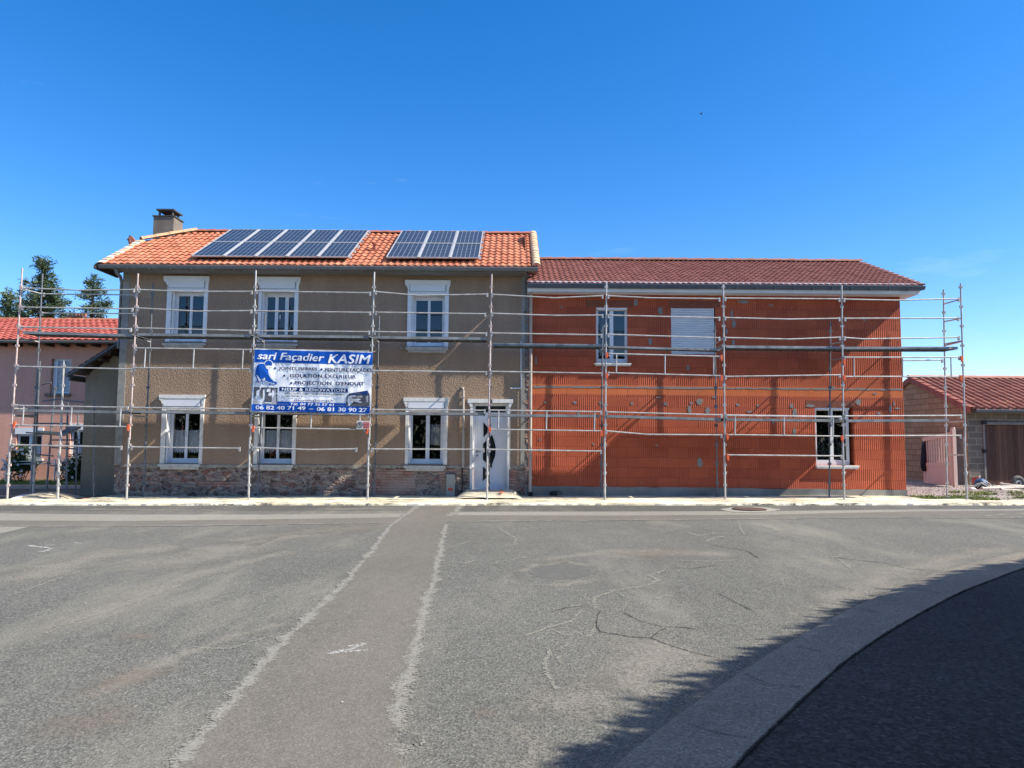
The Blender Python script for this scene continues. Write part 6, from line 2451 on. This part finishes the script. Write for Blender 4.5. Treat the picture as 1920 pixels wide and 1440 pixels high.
gbar(0, .06, 0, 1); gbar(.94, 1, 0, 1)
gbar(.06, .94, .92, 1); gbar(.06, .94, .36, .44); gbar(.06, .94, 0, .06); gbar(.06, .94, .06, .36, .7)
gfr = mb.build('frame', M['gate_pink'], gt_)
for k in range(10):
    mb = MB()
    s = .085 + k * .086
    gbar(s, s + .046, .44, .92, .35)
    mb.build('slat', M['gate_pink'], gt_)
mb = MB()
mb.box((gbp.x - .02, gbp.y - .06, gz(14) + 0), (gbp.x + .09, gbp.y + .06, gbh + .1))
mb.tube([(gbp.x + .035, gbp.y, gbh + .1), (gbp.x + .035, gbp.y, gbh + .16)], .06, 8)
mb.box((gbp.x + .08, gbp.y - .05, gbh - .95), (gbp.x + .14, gbp.y + .02, gbh - .8), 1)
mb.build('gate_post', [M['gate_pink'], M['black']], gt_)
# jacket: a draped shell hanging from the gate's far top corner
mb = MB()
prof = [(821, 1739, 1736), (826, 1731, 1738), (840, 1729, 1739), (855, 1728, 1739), (868, 1727, 1740), (876, 1727, 1740), (882, 1729, 1739), (884, 1732, 1737)]
rows = []
for v, u0, u1 in prof:
    a, b = P(min(u0, u1), v, 24.55), P(max(u0, u1), v, 24.55)
    cx, w = (a.x + b.x) / 2, abs(b.x - a.x) / 2
    row = []
    for k in range(16):
        t = 2 * math.pi * k / 16
        rr_ = 1 + .12 * math.sin(k * 2.3 + v)
        row.append(Vector((cx + math.cos(t) * w * rr_, 24.55 + math.sin(t) * .12 * rr_, a.z)))
    rows.append(row)
vs_ = [p for row in rows for p in row]
mb.raw(vs_, [(j * 16 + k, j * 16 + (k + 1) % 16, (j + 1) * 16 + (k + 1) % 16, (j + 1) * 16 + k) for j in range(len(rows) - 1) for k in range(16)] , 0, 0, True)
mb.raw(rows[-1], [tuple(range(16))]); mb.raw(rows[0], [tuple(range(16))])
tag(mb.build('jacket', M['jacket']), 'black jacket hanging from the far corner of the pink gate', 'jacket')
# white tubes stacked on the ground
for k, (u0, v0, u1, v1, Y0, Y1, lab) in enumerate([(1842, 916, 1925, 914.5, 22.0, 22.2, 'longest white tube at the front of the pile'), (1850, 913.5, 1925, 912, 22.3, 22.5, 'white tube lying second in the pile before the garage door'),
                                                    (1878, 918.5, 1912, 920, 21.7, 21.7, 'short white tube nearest the grass'), (1877, 908, 1925, 913, 22.8, 22.6, 'slanting white tube at the back of the pile')]):
    mb = MB()
    a, b = P(u0, v0, Y0), P(u1, v1, Y1)
    mb.tube([a, b], .045, 8)
    mb.tube([a - (b - a).normalized() * .03, a + (b - a).normalized() * .05], .06, 8)
    tag(mb.build('tube', M['cream_pipe']), lab, 'tube', 'white tubes before the garage')
wl = thing('wheel', 'grey worn wheel leaning on the brown garage door', 'wheel', P(1909, 910, 23.3))
c = P(1909, 905.5, 23.2)
mb = MB()
ring = [c + Vector((math.cos(t * .3927) * .17, .02, math.sin(t * .3927) * .17)) for t in range(17)]
mb.tube(ring, .07, 8, caps=False)
mb.build('tyre', M['tyre'], wl)
mb = MB()
mb.tube([c + Vector((0, -.03, 0)), c + Vector((0, .06, 0))], .10, 14)
mb.tube([c + Vector((0, -.07, 0)), c + Vector((0, -.02, 0))], .035, 8, 1)
mb.build('rim', [M['galv'], M['black']], wl)


def lump(name, u, v, Y, rx, rz, mat, label, cat, seedv):
    r = random.Random(seedv)
    mb = MB()
    c = P(u, v, Y)
    n, m = 16, 9
    vs_ = []
    for j in range(m + 1):
        ph_ = math.pi * j / m
        for k in range(n):
            th = 2 * math.pi * k / n
            q = Vector((math.sin(ph_) * math.cos(th), math.sin(ph_) * math.sin(th), math.cos(ph_)))
            d_ = 1 + .35 * noise.noise(q * 2.2 + Vector((seedv, 0, 0)))
            vs_.append(c + Vector((q.x * rx * d_, q.y * rx * .7 * d_, max(-rz, q.z * rz * d_))))
    mb.raw(vs_, [(j * n + k, j * n + (k + 1) % n, (j + 1) * n + (k + 1) % n, (j + 1) * n + k) for j in range(m) for k in range(n)], 0, 0, True)
    return tag(mb.build(name, mat), label, cat)


lump('bag', 1839, 907, 22.9, .20, .17, M['blue_bag'], 'dark blue crumpled bag beside the red canister', 'bag', 3)
lump('tarpaulin', 1840, 913, 22.3, .20, .10, M['jacket'], 'dark crumpled tarpaulin at the left end of the white tubes', 'tarpaulin', 5)
lump('plastic_wrap', 1823, 917, 22.0, .11, .05, M['white_old'], 'pale crumpled plastic wrap on the gravel', 'wrap', 8)
lump('debris', 1863, 911.5, 22.7, .07, .06, M['tyre'], 'small grey lump of debris behind the tubes', 'debris', 12)
mb = MB()
c = P(1832, 902, 23.2)
mb.box((c.x - .10, 23.1, c.z - .12), (c.x + .09, 23.3, c.z + .10))
mb.box((c.x - .04, 23.15, c.z + .10), (c.x + .05, 23.25, c.z + .13))
mb.tube([(c.x + .07, 23.2, c.z + .09), (c.x + .09, 23.2, c.z + .19)], .022, 8, 1)
tag(mb.build('canister', [M['red_can'], M['petal']]), 'red plastic canister standing against the garage wall', 'canister')
mb = MB()
for k in range(3):
    c = P(1838 + k * 4, 914, 22.15 - k * .02)
    mb.tube([c + Vector((-.25 + .5 * t / 10, -.02 * k, .13 * math.sin(math.pi * t / 10) * (1 + .2 * k))) for t in range(11)], .012, 5)
tag(mb.build('hoop_frame', M['galv']), 'bent thin metal frame over the dark tarpaulin', 'frame')
# bird
c = P(1314, 213, 60)
bd = MB()
bd.raw([c + Vector(v) for v in ((-.14, 0, 0), (-.05, 0, .03), (.1, 0, .02), (.2, 0, -.02), (.05, .03, -.03), (.03, -.03, -.02))], [(0, 1, 5), (1, 2, 5), (2, 3, 5), (3, 4, 5), (4, 0, 5), (0, 1, 4), (1, 2, 4), (2, 3, 4)])
bd.raw([c + Vector(v) for v in ((-.03, 0, .01), (.08, 0, .01), (.10, -.28, .04), (.02, .0, .03), (.16, .28, -.02))], [(0, 1, 2), (0, 1, 4), (0, 2, 3)])
tag(bd.build('bird', M['black']), 'tiny dark bird flying high in the blue sky', 'bird')

# ================================================================== LIGHT
S = Vector((4.4, -1.0, 4.0)).normalized()
ld = bpy.data.lights.new('sun', 'SUN')
ld.energy = 5.0
ld.angle = math.radians(.53)
ld.color = (1.0, .93, .82)
lo_ = bpy.data.objects.new('sun', ld)
COL.objects.link(lo_)
lo_.rotation_euler = (-S).to_track_quat('-Z', 'Y').to_euler()
w = bpy.data.worlds.new('World')
SC.world = w
w.use_nodes = True
nt = w.node_tree
sky = nt.nodes.new('ShaderNodeTexSky')
sky.sky_type = 'NISHITA'
sky.sun_disc = False
sky.sun_elevation = math.asin(S.z)
sky.sun_rotation = math.atan2(S.x, S.y)
sky.altitude = 300
sky.air_density = 1.0
sky.dust_density = .35
sky.ozone_density = 3.0
hs = nt.nodes.new('ShaderNodeHueSaturation')
hs.inputs['Saturation'].default_value = 1.38
hs.inputs['Value'].default_value = 1.15
nt.links.new(sky.outputs[0], hs.inputs['Color'])
# a few faint high wisps of cirrus
tint = nt.nodes.new('ShaderNodeMix')
tint.data_type = 'RGBA'; tint.blend_type = 'MULTIPLY'
tint.inputs[0].default_value = 1
nt.links.new(hs.outputs[0], tint.inputs[6])
tint.inputs[7].default_value = (.90, .84, .93, 1)
tc = nt.nodes.new('ShaderNodeTexCoord')
mp = nt.nodes.new('ShaderNodeMapping')
mp.inputs['Scale'].default_value = (1.2, 3.0, 9.0)
mp.inputs['Rotation'].default_value = (0, .35, .2)
nt.links.new(tc.outputs['Generated'], mp.inputs['Vector'])
nn = nt.nodes.new('ShaderNodeTexNoise')
nn.inputs['Scale'].default_value = 1.6
nn.inputs['Detail'].default_value = 9
nn.inputs['Roughness'].default_value = .6
nt.links.new(mp.outputs[0], nn.inputs['Vector'])
rp_ = nt.nodes.new('ShaderNodeValToRGB')
rp_.color_ramp.elements[0].position = .66
rp_.color_ramp.elements[0].color = (0, 0, 0, 1)
rp_.color_ramp.elements[1].position = .85
rp_.color_ramp.elements[1].color = (.16, .16, .16, 1)
nt.links.new(nn.outputs['Fac'], rp_.inputs['Fac'])
mx = nt.nodes.new('ShaderNodeMix')
mx.data_type = 'RGBA'
nt.links.new(rp_.outputs[0], mx.inputs[0])
nt.links.new(tint.outputs[2], mx.inputs[6])
mx.inputs[7].default_value = (6.5, 7.2, 8.0, 1)
# warm white veil added overhead, out of view, to lift and neutralise blue shade
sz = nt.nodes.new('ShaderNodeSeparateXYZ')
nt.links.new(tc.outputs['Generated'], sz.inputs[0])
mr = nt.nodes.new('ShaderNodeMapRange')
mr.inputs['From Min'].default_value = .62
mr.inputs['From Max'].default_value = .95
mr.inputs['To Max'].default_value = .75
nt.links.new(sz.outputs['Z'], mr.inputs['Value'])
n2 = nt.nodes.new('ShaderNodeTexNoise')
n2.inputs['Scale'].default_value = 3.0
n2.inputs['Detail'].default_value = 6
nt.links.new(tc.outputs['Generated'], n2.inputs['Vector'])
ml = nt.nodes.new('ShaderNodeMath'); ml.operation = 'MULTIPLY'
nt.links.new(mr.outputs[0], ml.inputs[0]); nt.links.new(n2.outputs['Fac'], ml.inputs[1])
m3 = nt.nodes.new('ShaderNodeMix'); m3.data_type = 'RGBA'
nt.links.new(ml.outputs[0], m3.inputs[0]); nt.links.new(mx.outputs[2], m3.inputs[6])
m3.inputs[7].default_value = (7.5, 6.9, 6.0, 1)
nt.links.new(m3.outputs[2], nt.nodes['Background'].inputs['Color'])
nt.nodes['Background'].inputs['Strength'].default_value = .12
vs_ = SC.view_settings
vs_.view_transform = 'Standard'
vs_.look = 'None'
vs_.gamma = 1
vs_.exposure = .85
SC.cycles.max_bounces = 8
SC.cycles.transparent_max_bounces = 12
